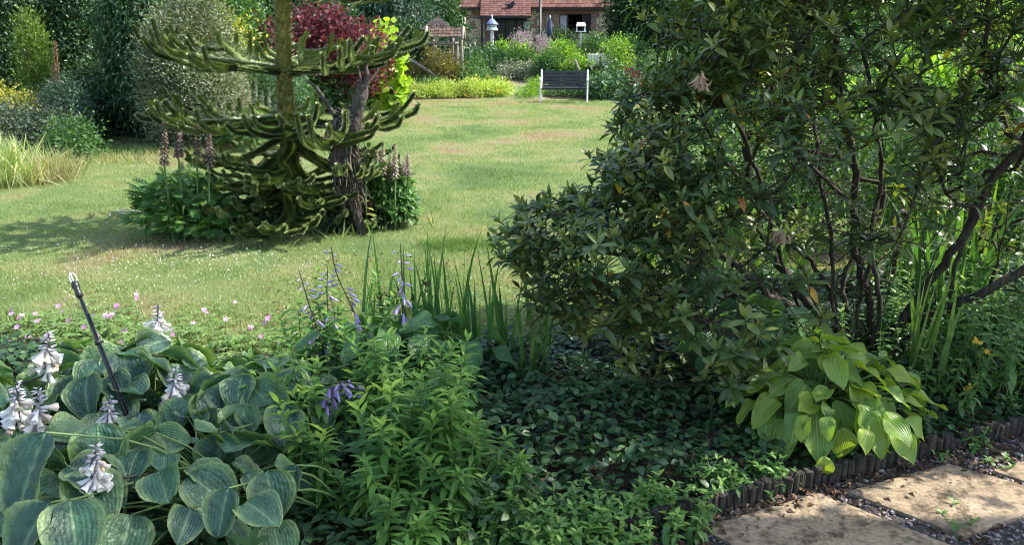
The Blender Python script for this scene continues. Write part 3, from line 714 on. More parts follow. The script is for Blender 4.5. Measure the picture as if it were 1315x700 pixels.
for i in range(cnt):
    if par[i]>=0: kids[par[i]].append(i)
starts=[(i,None) for i in range(cnt) if par[i]<0]
while starts:
    i,pv=starts.pop(); ch=[] if pv is None else [pv]; ch.append(i)
    while kids[i]:
        ks=sorted(kids[i],key=lambda q:-wgt[q]); starts += [(q,i) for q in ks[1:]]; i=ks[0]; ch.append(i)
    rr=rad[ch].copy()
    if pv is not None: rr[0]=rr[1]*1.15
    if len(ch)>1: tube(mb,NP[ch],rr,8 if rr.max()>.008 else 5,caps=False,lump=.05 if rr.max()>.01 else 0)
# bare twigs inside
k=14000; j=rng.integers(0,cnt,k); j=j[(wgt[j]>5)&(wgt[j]<90)]; u=(unit(len(j))+nrm(np.array([1.9,4.1,.9])-NP[j])*.5)*(.05+.09*rng.random((len(j),1))); m1=NP[j]+u; m2=m1+u*.6+rng.normal(size=u.shape)*.03
segs(mb,NP[j],m1,.0026,.002,4); segs(mb,m1,m2,.002,.0011,4)
mb.build('stems',RBARK,rh,tuple(rb))
tips=np.array([NP[i] for i in tipnode]); tdir=nrm(np.array([NP[i]-NP[par[i]] for i in tipnode])*8+np.array([0,0,1.7])+ (tips-np.array([1.7,4.0,1.2]))*.25)
RLs=[leaf(.32,5,1,.10,.22,lambda t:np.sin(np.pi*np.clip(t,0,1)**1.15)**.75,seed=q) for q in range(2)]+[leaf(.34,5,1,.16,.5,lambda t:np.sin(np.pi*np.clip(t,0,1)**1.15)**.75)]
rlm=leafmat('rhododendron_leaf',[(.026,.052,.02),(.048,.085,.026),(.082,.125,.034),(.135,.17,.042),(.22,.22,.055)],.4,.4,.28,(1.6,1.8,.5),midrib=(.12,.17,.06),nscale=5)
mb=MB(); yb=MB()
nl=rng.integers(7,12,len(tips)); k=np.repeat(np.arange(len(tips)),nl); ph=np.concatenate([np.arange(q)*2.4 for q in nl]); el=np.concatenate([np.linspace(0.0,1.3,q) for q in nl])+rng.normal(size=len(k))*.2
a=tdir[k]; xx=nrm(np.cross(a,[.3,.5,.1])); yy=np.cross(a,xx); rr_=np.cos(ph)[:,None]*xx+np.sin(ph)[:,None]*yy
D=rr_*np.cos(el)[:,None]+a*np.sin(el)[:,None]+np.array([0,0,-.05]); Nn=a+rr_*-.3+rng.normal(size=a.shape)*.12
sz=(.054+.034*rng.random(len(tips))[k]+.01*rng.random(len(k)))*(1.15-.35*np.clip(el,0,1)); off=np.concatenate([np.linspace(-.035,0,q) for q in nl])
P=tips[k]+a*off[:,None]; vv=np.clip(rng.random(len(tips))[k]**1.3*.65+rng.random(len(k))*.2+np.clip(el,0,1)*.2,0,1)
sel=rng.integers(0,3,len(k)); yel=rng.random(len(k))<.007
for q in range(3): m_=(sel==q)&~yel; put(mb,RLs[q],P[m_],D[m_],Nn[m_],sz[m_],vv[m_])
mb.build('leaves',rlm,rh,tuple(rb))
yl_=leafmat('yellow_leaf',[(.5,.38,.03),(.45,.2,.04),(.35,.12,.04),(.5,.45,.06)],.5,.4,.3)
put(yb,RLs[2],P[yel],D[yel]*[1,1,.2]-[0,0,.5],Nn[yel],sz[yel]*.9); yb.build('yellowed_leaves',yl_,rh,tuple(rb))
# withered seed truss
dead=leafmat('withered_flower',[(.25,.16,.11),(.36,.26,.19)],.8,.2,.1)
for (px_q,py_q) in [(902,98),(1003,300)]:
    c=W(px_q,py_q,2.95 if py_q<200 else 3.2); mb=MB(); k=26; put(mb,leaf(.25,3,1,.3,.5),c+rng.normal(size=(k,3))*[.012,.012,.01],unit(k)*[.5,.5,.4]-[0,0,1.],unit(k),.05); mb.build('withered_flower_head',dead,rh,tuple(c))
# ================================================================== front bed
def petioles(mb,base,P,r=.005,mat=1,n=5):
    for p in P:
        b=np.array(base)+np.append(rng.normal(size=2)*.04,0); m=b*.55+p*.45+np.array([0,0,.25*(p[2]-b[2])]); tube(mb,curve([b,m,p],4),np.linspace(r,r*.7,9),5,mat,caps=False)
def puck(tm,q):
    V,lo,to,lc=tm; V=V.copy(); V[:,2]+=.011*np.sin(V[:,0]*48+q)*np.sin(V[:,1]*36+q*2)+.009*np.sin(V[:,0]*23+V[:,1]*31)+.03*np.sin(V[:,1]*5+q)*np.abs(V[:,0]); return V,lo,to,lc
hprof=lambda t: (np.sin(np.pi*np.clip(t,0,1)**.80)**.52) if 0<t<1 else .12
HLs=[puck(leaf(.80+.06*q,24,10,.06,.10+.16*q,hprof,wave=.05,rib=.0016,cup=.24,seed=q,ribn=6),q) for q in range(4)]
hl_blue=leafmat('blue_hosta_leaf',[(.026,.072,.047),(.04,.10,.06),(.058,.13,.068),(.09,.165,.06)],.42,.5,.22,(1.6,1.8,.5),midrib=(.13,.22,.11),margin=(.17,.25,.10),vein=40,nscale=9,blotch=.3,pucker=70,vk=.02)
hstem=plain('hosta_stalk',(.12,.19,.06),.5,.4)
def hosta(name,label,c,leaves,mat,tms,base_z=.01,petr=.0045,group=None):
    """leaves: (px, py, Y, length, azimuth of tip, tilt down, turn)"""
    c=np.array([c[0],c[1],float(bedz(c[0],c[1]))])
    t=thing(name,label,'plant',tuple(c),group); mb=MB(); B=[]
    for i,(p,l,az,tl,ro) in enumerate(leaves):
        p=np.array(p); d=np.array([math.cos(az)*math.cos(tl),math.sin(az)*math.cos(tl),-math.sin(tl)])
        up=np.array([0,0,1.]); nrm_=up-d*np.dot(up,d); nrm_=nrm(nrm_); side=np.cross(d,nrm_); nn=nrm_*math.cos(ro)+side*math.sin(ro)
        b=p-d*l*.5; B.append(b); put(mb,tms[i%len(tms)],[b],[d],[nn],l,None)
    petioles(mb,c,B,petr); mb.build('leaves',[mat,hstem],t,tuple(c)); return t,c
def auto_leaves(c,n,r,h,l,spread=1.0,azr=(0,2*PI),tilt=(-.1,.6)):
    out=[]
    for i in range(n):
        f=math.sqrt((i+.5)/n); az=azr[0]+(azr[1]-azr[0])*((i*.618034)%1)+rng.normal()*.12
        rr=r*f*(.9+.2*rng.random()); z=h*(1.05-.62*f**2)+rng.normal()*.02
        out.append(((c[0]+math.cos(az)*rr,c[1]+math.sin(az)*rr,z),l*(.68+.58*rng.random()),az+rng.normal()*.25,tilt[0]+(tilt[1]-tilt[0])*f+rng.normal()*.2,rng.normal()*.38))
    return out
def L_(x,y,Y,l,az,tl,ro=0): return (W(x,y,Y),l,R(az),R(tl),R(ro))
# the blue hostas on the left: some leaves put by hand, the rest grown
LA=[L_(35,612,2.0,.25,-105,48,8),L_(128,585,2.15,.19,-70,58,-6),L_(180,585,2.2,.22,-20,12,0),L_(105,555,2.35,.2,20,10,0),L_(95,685,1.85,.2,-60,30,0),L_(30,690,1.85,.2,-120,35,0),L_(128,612,2.05,.2,-10,12),L_(62,590,2.2,.15,-80,70,40),L_(120,640,2.0,.2,-45,35)]
t1,cA=hosta('blue_hosta','large blue-green hosta with the biggest puckered leaf at the left picture edge',(-.95,2.35),LA+auto_leaves((-1.12,2.3),52,.5,.4,.155),hl_blue,HLs)
t2,cB=hosta('blue_hosta','blue-green hosta behind the front one, beside the black stake',(-1.5,2.95),auto_leaves((-1.55,2.95),60,.5,.42,.17)+[L_(180,515,2.9,.22,10,5),L_(60,500,2.9,.24,170,30),L_(120,500,2.95,.22,-60,55,10),L_(200,480,3.1,.24,30,30)],hl_blue,HLs)
t3,cC=hosta('blue_hosta','blue-green hosta between the white flower spikes and the bright green clump',(-.75,2.75),auto_leaves((-.95,2.8),50,.4,.4,.16)+[L_(280,590,2.35,.17,-85,55),L_(285,530,2.6,.22,-30,28),L_(225,545,2.55,.2,-120,40),L_(300,497,2.9,.22,10,10),L_(335,545,2.6,.19,-30,30)],hl_blue,HLs)
t4,cD=hosta('blue_hosta','low blue-green hosta with two cupped leaves by the dark gap',(-.55,2.35),[L_(285,660,2.0,.14,-100,50),L_(335,655,2.0,.15,-40,-5,10),L_(350,640,2.1,.16,-60,50),L_(305,630,2.2,.14,60,10),L_(372,625,2.2,.13,-120,60)]+auto_leaves((-.78,2.5),9,.25,.24,.14),hl_blue,HLs)
t5,cE=hosta('blue_hosta','blue-green hosta cut off by the left picture edge in the second row',(-2.1,2.7),auto_leaves((-2.05,2.65),48,.45,.42,.175),hl_blue,HLs)
# white bell racemes
bell=lambda: None
def bellt(open_=1.0):
    V=[];a=np.arange(6)*PI/3
    for y,r in((0,.06),(.25,.12),(.6,.15),(.85,.2*open_+.03),(1.,.28*open_)):
        for q in a: V.append((math.cos(q)*r,y,math.sin(q)*r))
    V=np.array(V); lo=[]
    for i in range(4):
        for j in range(6):
            k=(j+1)%6; lo+=[i*6+j,i*6+k,(i+1)*6+k,(i+1)*6+j]
    lc=np.zeros((30,3)); lc[:,1]=np.repeat([0,.25,.6,.85,1],6)
    return V,np.array(lo),np.full(24,4),lc
BELL=bellt(); BUD=bellt(.25)
def petal(name,cols,base): 
    m,t=nodes(name); s=lcsep(t); c=ramp(t,s[2],cols); c=mixc(t,ramp(t,s[1],[(1,)*3,(0,)*3],[0,.5]),c,base); finish(t,c,.55,.3,.3,(1.1,1.1,1.1)); return m
wbell=petal('white_bell',[(.48,.38,.26),(.74,.69,.62),(.8,.78,.74),(.78,.75,.76)],(.5,.45,.5))
mbud=petal('mauve_bud',[(.42,.38,.44),(.56,.52,.56),(.66,.63,.64)],(.3,.32,.25))
pbell=petal('violet_bell',[(.30,.22,.52),(.42,.33,.66),(.55,.46,.74)],(.28,.2,.38))
dstem=plain('dark_stalk',(.05,.045,.035),.6,.3)
def raceme(parent,base,x,y0,y1,Y,bl=.045,nb=26,name='flower_spike'):
    p0=W(x,y1,Y); p1=W(x+2,y0,Y); mb=MB(); b=np.array(base); 
    tube(mb,curve([b,(b+p0)/2+[0,0,.08],p0,p1],6),np.linspace(.006,.003,19),6,2)
    t_=np.sort(rng.random(nb))*.62; a=np.arange(nb)*2.4; P=p0+(p1-p0)*t_[:,None]; o=np.stack([np.cos(a),np.sin(a),np.zeros(nb)],1)
    put(mb,BELL,P+o*.004,o*(.5+.7*rng.random((nb,1)))+[0,0,-.75]+rng.normal(size=(nb,3))*.2,o,bl*(.8+.4*rng.random(nb)),None,0)
    k=22; t_=.5+.48*rng.random(k); a=np.arange(k)*2.4; o=np.stack([np.cos(a),np.sin(a),np.zeros(k)],1); put(mb,BUD,p0+(p1-p0)*t_[:,None],o+[0,0,.05]+rng.normal(size=(k,3))*.12,o,bl*.8*(1.25-t_*.7),None,1)
    k=14; put(mb,leaf(.4,2,1),p0+(p1-p0)*(rng.random((k,1))*.9),unit(k)+[0,0,.3],unit(k),.016,None,1)
    return mb.build(name,[wbell,mbud,dstem],parent,tuple(b))
for (par_,base,x,y0,y1,Y) in [(t5,cE,60,425,478,2.75),(t2,cB,201,392,440,3.15),(t5,cE,20,490,548,2.45),(t1,cA,48,497,562,2.35),(t1,cA,139,507,560,2.45),(t3,cC,223,472,522,2.75),(t1,cA,122,570,618,2.02)]:
    raceme(par_,base,x,y0,y1,Y,.046 if Y>2.3 else .04)
# lime hosta hanging over the edging
limeprof=lambda t: (np.sin(np.pi*np.clip(t,0,1)**.78)**.75) if 0<t<1 else .1
LHs=[leaf(.62,14,6,.10,.12+.2*q,limeprof,wave=.11,rib=.004,cup=.12,seed=5+q,ribn=6) for q in range(3)]
limem=leafmat('lime_hosta_leaf',[(.12,.22,.045),(.17,.29,.05),(.22,.34,.055),(.30,.38,.05)],.4,.5,.38,(1.5,1.55,.4),midrib=(.25,.34,.10),vein=38,nscale=6,blotch=.15,vk=.08)
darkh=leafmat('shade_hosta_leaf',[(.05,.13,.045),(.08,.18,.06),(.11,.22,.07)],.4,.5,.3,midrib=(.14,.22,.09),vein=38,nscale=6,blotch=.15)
LL=[L_(1050,560,2.75,.22,-100,42,5),L_(1005,565,2.8,.2,-130,35),L_(1010,520,2.95,.17,-160,30),L_(1120,555,2.72,.22,-60,50,15),L_(1085,540,2.8,.17,-75,40),L_(1150,530,2.85,.22,-30,18),L_(1180,520,2.95,.2,-10,25),L_(1180,548,2.9,.17,-30,45),L_(1060,450,3.25,.22,60,-45,20),L_(1030,468,3.15,.22,140,-35,-30),L_(1080,480,3.1,.2,-20,-10,30),L_(1058,607,2.66,.12,-95,75,0),L_(990,500,3.0,.16,-140,20),L_(1110,500,3.05,.2,20,5),L_(1045,510,2.95,.18,-100,25),L_(975,545,2.9,.16,-170,45),L_(1145,560,2.75,.14,-50,60),L_(1085,575,2.72,.15,-90,65)]
lh,cL=hosta('lime_hosta','lime green hosta with broad drooping leaves hanging over the timber edging',(1.3,3.1),LL+auto_leaves((1.28,3.06),84,.43,.39,.138,tilt=(-.5,.5)),limem,LHs,petr=.005)
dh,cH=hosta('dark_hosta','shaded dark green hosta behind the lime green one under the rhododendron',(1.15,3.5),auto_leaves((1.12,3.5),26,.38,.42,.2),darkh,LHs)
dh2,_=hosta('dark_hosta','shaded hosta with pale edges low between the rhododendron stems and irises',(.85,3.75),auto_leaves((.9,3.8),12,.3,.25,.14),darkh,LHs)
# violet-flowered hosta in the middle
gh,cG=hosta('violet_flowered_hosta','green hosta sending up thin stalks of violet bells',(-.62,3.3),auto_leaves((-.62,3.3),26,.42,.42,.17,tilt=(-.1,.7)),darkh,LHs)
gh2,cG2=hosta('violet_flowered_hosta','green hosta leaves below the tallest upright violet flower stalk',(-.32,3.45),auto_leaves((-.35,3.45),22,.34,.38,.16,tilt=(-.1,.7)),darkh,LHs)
def scape(par_,base,pts,Y,nb,f0=.35,bl=.045):
    P=[np.array(base)]+[W(x,y,Y) for x,y in pts]; c=curve(P,8); mb=MB(); tube(mb,c,np.linspace(.0045,.0022,len(c)),5,1)
    for i in range(nb):
        f=f0+(1-f0)*i/nb; k=int(f*(len(c)-1)); a=rng.random()*6.28; o=np.array([math.cos(a),math.sin(a)*.7,0])
        age=i/nb
        e=c[k]+o*.012*(1+rng.random()); segs(mb,[c[k]],[e],.0014,.001,4,1)
        d=o*(.3+age*1.1)+[0,0,-1.1+age*1.2]; put(mb,BELL if age<.35 and rng.random()<.4 else BUD,[e],[d],[o],bl*1.15*(1.1-.6*age),None,0)
        put(mb,diamond(),[c[k]],[o+[0,0,.4]],[[0,0,1.]],.011,None,1)
    mb.build('flower_stalk',[pbell,dstem],par_,tuple(P[0]))
scape(gh,cG,[(428,488),(410,430),(395,385),(384,347)],3.35,17)
scape(gh,cG,[(432,478),(424,420),(420,380),(421,342)],3.5,18)
scape(gh,cG,[(495,505),(478,450),(452,395),(432,350),(425,316)],3.2,24)
scape(gh2,cG2,[(519,440),(518,390),(516,350),(514,312)],3.45,20)
scape(gh,cG,[(425,500),(440,497),(468,503),(485,512)],2.72,12,.3,.042)
scape(gh,cG,[(425,520),(432,498),(440,492),(470,495)],2.70,11,.3,.042)

# bright green willowy clumps
lan=[leaf(.29,4,1,.14,.18+.2*q,lambda t:np.sin(np.pi*np.clip(t,0,1)**.8)**.9) for q in range(3)]
phm=leafmat('phlox_leaf',[(.05,.13,.028),(.08,.185,.035),(.135,.26,.042),(.24,.37,.05),(.36,.48,.06)],.55,.28,.36,(1.5,1.6,.4),midrib=(.1,.2,.05),nscale=6,blotch=.15)
def stems_clump(name,label,cat,c,rx,ry,nst,h,ll,mat,tms,w=1,per=15,group=None,whorl=2,lean=.12,topv=.55):
    c=np.array([c[0],c[1],float(bedz(c[0],c[1]))]); t=thing(name,label,cat,tuple(c),group); mb=MB(); sb=MB()
    for i in range(nst):
        a=rng.random()*6.28;r=math.sqrt(rng.random()); b=c+[math.cos(a)*r*rx,math.sin(a)*r*ry,-.01]; hh=h*(.56+.52*rng.random())*(1-.18*r)
        tp_=b+[math.cos(a)*r*lean*hh*2+rng.normal()*.03,math.sin(a)*r*lean*hh*2+rng.normal()*.03,hh]; cc=curve([b,(b+tp_)/2+rng.normal(size=3)*.015,tp_],8)
        tube(sb,cc,np.linspace(.0035,.0015,len(cc)),5,0)
        m=per*whorl; f=.34+.66*np.repeat(np.linspace(0,1,per)**.9,whorl); aa=np.repeat(np.arange(per)*1.7,whorl)+np.tile(np.arange(whorl)*2*PI/whorl,per)+rng.normal(size=m)*.25+rng.random()*6
        P=cc[(f*(len(cc)-1)).astype(int)]*1.0; P=np.stack([np.interp(f*(len(cc)-1),np.arange(len(cc)),cc[:,q]) for q in range(3)],1)
        o=np.stack([np.cos(aa),np.sin(aa),np.zeros(m)],1); elv=np.clip((f-.6)*1.9,-.25,1.)+rng.normal(size=m)*.12
        D=o*np.cos(elv)[:,None]+np.array([0,0,1.])*np.sin(elv)[:,None]; Nn=np.array([0,0,1.])*np.cos(elv)[:,None]-o*np.sin(elv)[:,None]+rng.normal(size=(m,3))*.12
        put(mb,tms[i%len(tms)],P,D,Nn,ll*(1.05-.45*f**3)*(.8+.4*rng.random(m)),np.clip(rng.random(m)*.45+np.maximum(0,f-.75)*4*topv*(.4+.6*rng.random()),0,1))  # topv lightens top leaves: young tips, plus sunlight put into the colour
    mb.build('leaves',mat,t,tuple(c)); sb.build('stems',stemm,t,tuple(c)); return t
stems_clump('phlox_clump','leafy clump with the brightest yellow-green shoot tips in the middle of the bed','plant',(-.52,2.5),.2,.18,17,.47,.088,phm,lan,topv=1.0)
stems_clump('phlox_clump','leafy willow-leaved clump right of the bright shoot tips','plant',(-.28,2.68),.18,.18,18,.44,.088,phm,lan)
stems_clump('phlox_clump','leafy willow-leaved clump between the blue hostas and the violet flowers','plant',(-.72,2.85),.2,.2,20,.46,.088,phm,lan)
stems_clump('phlox_clump','leafy willow-leaved clump just below the iris blades','plant',(-.42,3.0),.22,.2,20,.46,.085,phm,lan,topv=.4)
stems_clump('phlox_clump','small leafy clump at the foot of the violet stalks','plant',(-.78,3.4),.2,.18,14,.55,.085,phm,lan)
stems_clump('phlox_clump','dark low leafy clump at the bottom edge of the picture','plant',(-.38,2.22),.26,.16,16,.3,.08,phm,lan,topv=.15)
stems_clump('phlox_clump','leafy clump facing the dark shaded gap under the rhododendron','plant',(-.13,2.42),.13,.14,9,.34,.08,phm,lan,topv=.3)
# a hellebore-like plant in front of the blue hostas
ov=[leaf(.42,4,1,.12,.25+.2*q) for q in range(3)]
stems_clump('hellebore','low dark plant with broad fingered leaves in front of the blue hostas','plant',(-.72,2.05),.1,.08,5,.22,.13,darkh,[leaf(.34,5,1,.15,.3)],per=2,whorl=5)

# sword leaves
def blades(name,label,cat,c,n,rx,ry,h,w,mat,lean=.25,droop=.1,group=None,extra=None):
    c=np.array([c[0],c[1],float(bedz(c[0],c[1]))]); mb=MB()
    for i in range(n):
        b=c+[rng.normal()*rx*.5,rng.normal()*ry*.5,-.01]; l=h*(.6+.5*rng.random()); a=rng.random()*6.28; le=lean*rng.random()+.03; o=np.array([math.cos(a),math.sin(a)*.8,0]); s=np.array([-math.sin(a+.8*rng.normal()),math.cos(a),0])
        dr=droop*(rng.random()**2)*3; V=[];L=[];k=8
        for j in range(k+1):
            f=j/k; p=b+o*(le*l*f+dr*l*f**3)+np.array([0,0,l*(f-dr*.55*f**3)]); ww=w*(.5+.5*rng.random() if j<0 else 1)*(1-f**2.2)*.5+.0005
            for q,z in((-1,0),(0,-.15),(1,0)): V.append(p+s*ww*q+o*z*ww); L.append((q,f,0))
        L=np.array(L,float); L[:,2]=rng.random(); lo=[]
        for j in range(k):
            for q in range(2): m=j*3+q; lo+=[m,m+1,m+4,m+3]
        mb.add(V,lo,[4]*(2*k),L)
    if extra is None: return tag(mb.build(name,mat,None,tuple(c)),label,cat,group)
    t=thing(name,label,cat,tuple(c),group); mb.build('blades',mat,t,tuple(c)); extra(t,c); return t
irm=leafmat('iris_blade',[(.05,.13,.045),(.08,.19,.06),(.12,.25,.065)],.5,.3,.35,nscale=20,vein=20)
irm2=leafmat('pale_blade',[(.09,.18,.045),(.14,.25,.06),(.2,.3,.07)],.5,.4,.35,nscale=20,vein=20)
podm=leafmat('seed_pod',[(.03,.02,.015),(.07,.045,.03)],.8,.2,0)
def pods(t,c):
    for (x,y) in [(486,387),(493,395),(500,384),(508,392),(530,385),(536,398),(549,368),(556,380),(512,376)]:
        p=W(x,y,c[1]+.05*rng.normal()); b=c+[rng.normal()*.06,0,0]; mb=MB(); tube(mb,curve([b,(b+p)/2,p],6),.003,5,1); 
        for q in range(3): put(mb,BUD,[p+rng.normal(size=3)*.008],[[rng.normal()*.4,rng.normal()*.4,1]],[[0,1,0]],.035,None,0)
        mb.build('seed_head',[podm,stemm],t,tuple(b))
i1=G(520,470); i2=G(590,480)
blades('iris_clump','upright green iris blades with dark seed heads behind the violet stalks','plant',(-.45,3.72),34,.3,.14,.68,.02,irm,.25,.05,extra=pods)
blades('iris_clump','dark upright iris blades right of the seed heads','plant',(-.16,3.7),32,.34,.14,.56,.022,irm,.18,.03)
blades('iris_clump','sparse pale stalks spreading beside the rhododendron','plant',(.1,3.5),16,.1,.08,.42,.014,irm2,.5,.05)
blades('iris_clump','long dark strap leaves rising between the rhododendron stems','plant',(2.35,4.1),18,.2,.15,1.05,.035,irm,.25,.1)
blades('iris_clump','narrow bright blades beside the lime green hosta','plant',(1.9,3.5),16,.12,.1,.5,.022,irm2,.2,.05)
blades('iris_clump','pale strap leaves on the lawn side behind the rhododendron','plant',(1.35,5.0),60,.7,.2,.8,.03,irm2,.2,.12)
blades('iris_clump','pale arching strap leaves behind the rightmost rhododendron stems','plant',(2.6,4.9),40,.6,.2,.8,.03,irm2,.2,.15)

# right hand leafy plants
orm=leafmat('oval_leaf',[(.055,.14,.035),(.095,.205,.045),(.15,.27,.055),(.21,.33,.06)],.45,.4,.36,midrib=(.12,.2,.07),nscale=6,blotch=.15)
yfl=petal('yellow_flower',[(.6,.42,.02),(.7,.5,.03),(.65,.3,.03)],(.5,.35,.02)); pfl=petal('pink_flower',[(.62,.2,.5),(.7,.33,.6),(.72,.42,.7)],(.55,.25,.45))
def flower_t(np_=5,w=.55):
    V=[(0,0,0)];lo=[];L=[(0,0,0)];to=[]
    for i in range(np_):
        a=i*2*PI/np_; k=len(V)
        for da,r,z in((-w*.5,.55,.12),(-.28*w,1,.18),(.28*w,1,.18),(w*.5,.55,.12)): V.append((math.cos(a+da)*r*.5,z*.5,math.sin(a+da)*r*.5)); L.append((0,r,0))
        lo+=[0,k,k+1,k+2,k+3]; to.append(5)
    return np.array(V),np.array(lo),np.array(to),np.array(L,float)
FL5=flower_t(5,1.1)
a_=stems_clump('oval_leaved_plant','oval-leaved green plant with small orange-yellow flowers right of the lime hosta','plant',(2.15,3.4),.22,.18,22,.45,.062,orm,ov,per=7,whorl=3)
for (x,y) in [(1240,498),(1262,455),(1252,438)]:
    p=W(x,y,3.15); mb=MB(); put(mb,FL5,p+rng.normal(size=(4,3))*.012,unit(4)+[0,-.6,.5],unit(4),.022); segs(mb,[[2.15,3.35,.1]],[p],.002,.0015,4,1); mb.build('flower',[yfl,stemm],a_,tuple(p))
stems_clump('oval_leaved_plant','oval-leaved green plant at the right picture edge behind the timber edging','plant',(2.5,3.65),.3,.22,30,.45,.06,orm,ov,per=7,whorl=3)
stems_clump('oval_leaved_plant','oval-leaved plant low between the pale blades and the edging','plant',(1.85,3.2),.15,.1,12,.24,.05,orm,ov,per=5,whorl=3)
stems_clump('oval_leaved_plant','taller oval-leaved plant deep behind the orange-yellow flowers','plant',(2.3,4.0),.4,.25,34,.5,.07,orm,ov,per=7,whorl=3)
stems_clump('oval_leaved_plant','oval-leaved plant in the shade right of the low mossy rhododendron branch','plant',(1.75,3.75),.3,.2,20,.35,.06,orm,ov,per=6,whorl=3)
# small weeds at the slabs
for (x,y,l,hh,n) in [None,(930,648,'sprig spilling over the edging just above the left corner of the front slab',.13,12),(975,628,'fuller sprig hiding the edging near the front slab',.12,12),(1000,632,'small green sprig growing at the base of the edging left of the hanging hosta leaf',.09,7),(962,642,'broad-leaved seedling at the base of the edging above the front slab',.08,6),(1130,596,'leafy sprig between the hanging hosta leaves and the edging',.10,8),(1180,582,'leafy sprig against the edging below the right half of the lime hosta',.10,8),(1300,545,'bushy weed at the right edge against the edging',.12,8),(1222,676,'small fresh weed at the lower corner of the right slab',.05,7),(1245,575,'small weed against the edging right of the lime hosta',.12,8),(1210,590,'pair of pale leaves beside the far slab corner',.06,4),(905,640,'small leafy sprig leaning over the edging above the front slab',.13,9),(1282,600,'yellowish weed at the far gap between slabs',.05,5)][1:]:
    g_=G(x,y); c_=g_[:2]
    stems_clump('small_weed',l,'weed',c_,.035,.03,n,hh,.042,orm,ov,per=3,whorl=3)
# lit sprigs along the edging at the bottom
for i,(x,y,hh,l) in enumerate([(600,660,.17,'low sunlit sprigs nearest the bright green clump'),(665,672,.15,'low sunlit sprigs second along the bottom edge'),(730,668,.16,'low sunlit oval-leaved sprigs at the centre of the bottom edge'),(795,668,.15,'low sunlit sprigs just left of the soil by the front slab'),(850,650,.15,'low sunlit sprigs touching the timber edging'),(640,700,.15,'low sprigs cut off by the bottom edge of the picture'),(760,700,.12,'low sprigs cut off by the bottom edge near the slab tip')]):
    g_=G(x,y,.08); stems_clump('sprig_patch',l,'plant',g_[:2],.17,.1,32,hh,.05,orm,ov,per=4,whorl=3,topv=.55)

# dark ground cover in the bed, leaf colour deepened for the rhododendron's shade
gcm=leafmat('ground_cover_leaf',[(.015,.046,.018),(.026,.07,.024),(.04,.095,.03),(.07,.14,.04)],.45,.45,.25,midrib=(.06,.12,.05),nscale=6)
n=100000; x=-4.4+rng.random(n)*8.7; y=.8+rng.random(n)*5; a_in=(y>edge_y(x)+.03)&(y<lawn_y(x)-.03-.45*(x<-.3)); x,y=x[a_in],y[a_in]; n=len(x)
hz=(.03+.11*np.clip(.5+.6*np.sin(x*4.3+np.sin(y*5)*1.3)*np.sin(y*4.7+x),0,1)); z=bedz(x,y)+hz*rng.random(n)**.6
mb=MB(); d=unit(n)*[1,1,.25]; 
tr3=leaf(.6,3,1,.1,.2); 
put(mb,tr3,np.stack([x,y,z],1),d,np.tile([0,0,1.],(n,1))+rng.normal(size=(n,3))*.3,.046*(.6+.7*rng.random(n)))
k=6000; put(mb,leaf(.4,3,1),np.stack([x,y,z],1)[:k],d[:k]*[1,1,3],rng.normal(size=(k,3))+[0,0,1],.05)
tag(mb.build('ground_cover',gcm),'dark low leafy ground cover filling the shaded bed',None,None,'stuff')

# cranesbill with pink flowers along the lawn edge
crm=leafmat('cranesbill_leaf',[(.09,.17,.05),(.13,.22,.06),(.18,.26,.08)],.6,.3,.3)
flist=[(0,462),(8,418),(22,420),(36,432),(28,405),(12,440),(45,403),(50,412),(75,393),(80,400),(88,412),(85,384),(48,447),(120,405),(135,404),(143,405),(141,406),(160,425),(175,378),(176,383),(205,404),(155,440),(222,430),(221,424),(262,398),(265,402),(235,448),(283,447),(345,408),(340,414),(302,388),(335,432),(358,440),(318,512),(352,512),(125,432),(100,462),(66,455),(15,398),(60,430),(108,420),(110,392),(190,420),(248,415),(290,410),(5,445),(70,418),(322,420),(378,430),(150,395)]
pats=[('pink_cranesbill','pale-leaved cranesbill with pink flowers at the left picture edge',-1.9,0,95),('pink_cranesbill','pale-leaved cranesbill with pink flowers behind the black stake',-1.3,95,215),('pink_cranesbill','sprawling cranesbill with scattered pink flowers along the lawn edge',-.7,215,400)]
for nm,lb,_,xa,xb in pats:
    g0=G((xa+xb)/2,455); c=np.array([g0[0],lawn_y(g0[0])-.12,.02]); t=thing(nm,lb,'plant',tuple(c)); mb=MB()
    wd=(G(xb,455)[0]-G(xa,455)[0])/2+.1; k=430; xx=c[0]+(rng.random(k)*2-1)*wd; yy=lawn_y(xx)-.1+rng.normal(size=k)*.3; zz=.03+.11*rng.random(k)*np.clip(1-np.abs(yy-lawn_y(xx)+.15)/.5,0.1,1)
    for rr in range(4): put(mb,leaf(.5,2,1,.1,.2),np.stack([xx,yy,zz],1),np.stack([np.cos(rr*1.57+xx*50),np.sin(rr*1.57+xx*50),np.full(k,.1)],1),np.tile([0,0,1.],(k,1))+rng.normal(size=(k,3))*.15,.03*(.7+.6*rng.random(k)))
    segs(mb,np.stack([xx,yy,np.zeros(k)],1),np.stack([xx,yy,zz],1),.0012,.001,3)
    mb.build('leaves',crm,t,tuple(c))
    for (x,y) in flist:
        if not(xa<=x<xb): continue
        Y=3.75+.35*rng.random()+(450-y)*.006; p=W(x,y,Y); 
        if p[2]<.05: p=G(x,y,.06)
        mb=MB(); b=np.array([p[0]+rng.normal()*.03,p[1]+.02,.02]); segs(mb,[b,(b+p)/2+[.01,0,0]],[(b+p)/2+[.01,0,0],p],.0013,.001,4,1)
        for q in range(2 if rng.random()<.4 else 1): put(mb,FL5,[p+rng.normal(size=3)*.01*q],[[rng.normal()*.4,-.6+rng.normal()*.3,.7]],[[1,0,0]],.031*(.75+.4*rng.random()))
        mb.build('flower',[pfl,stemm],t,tuple(b))

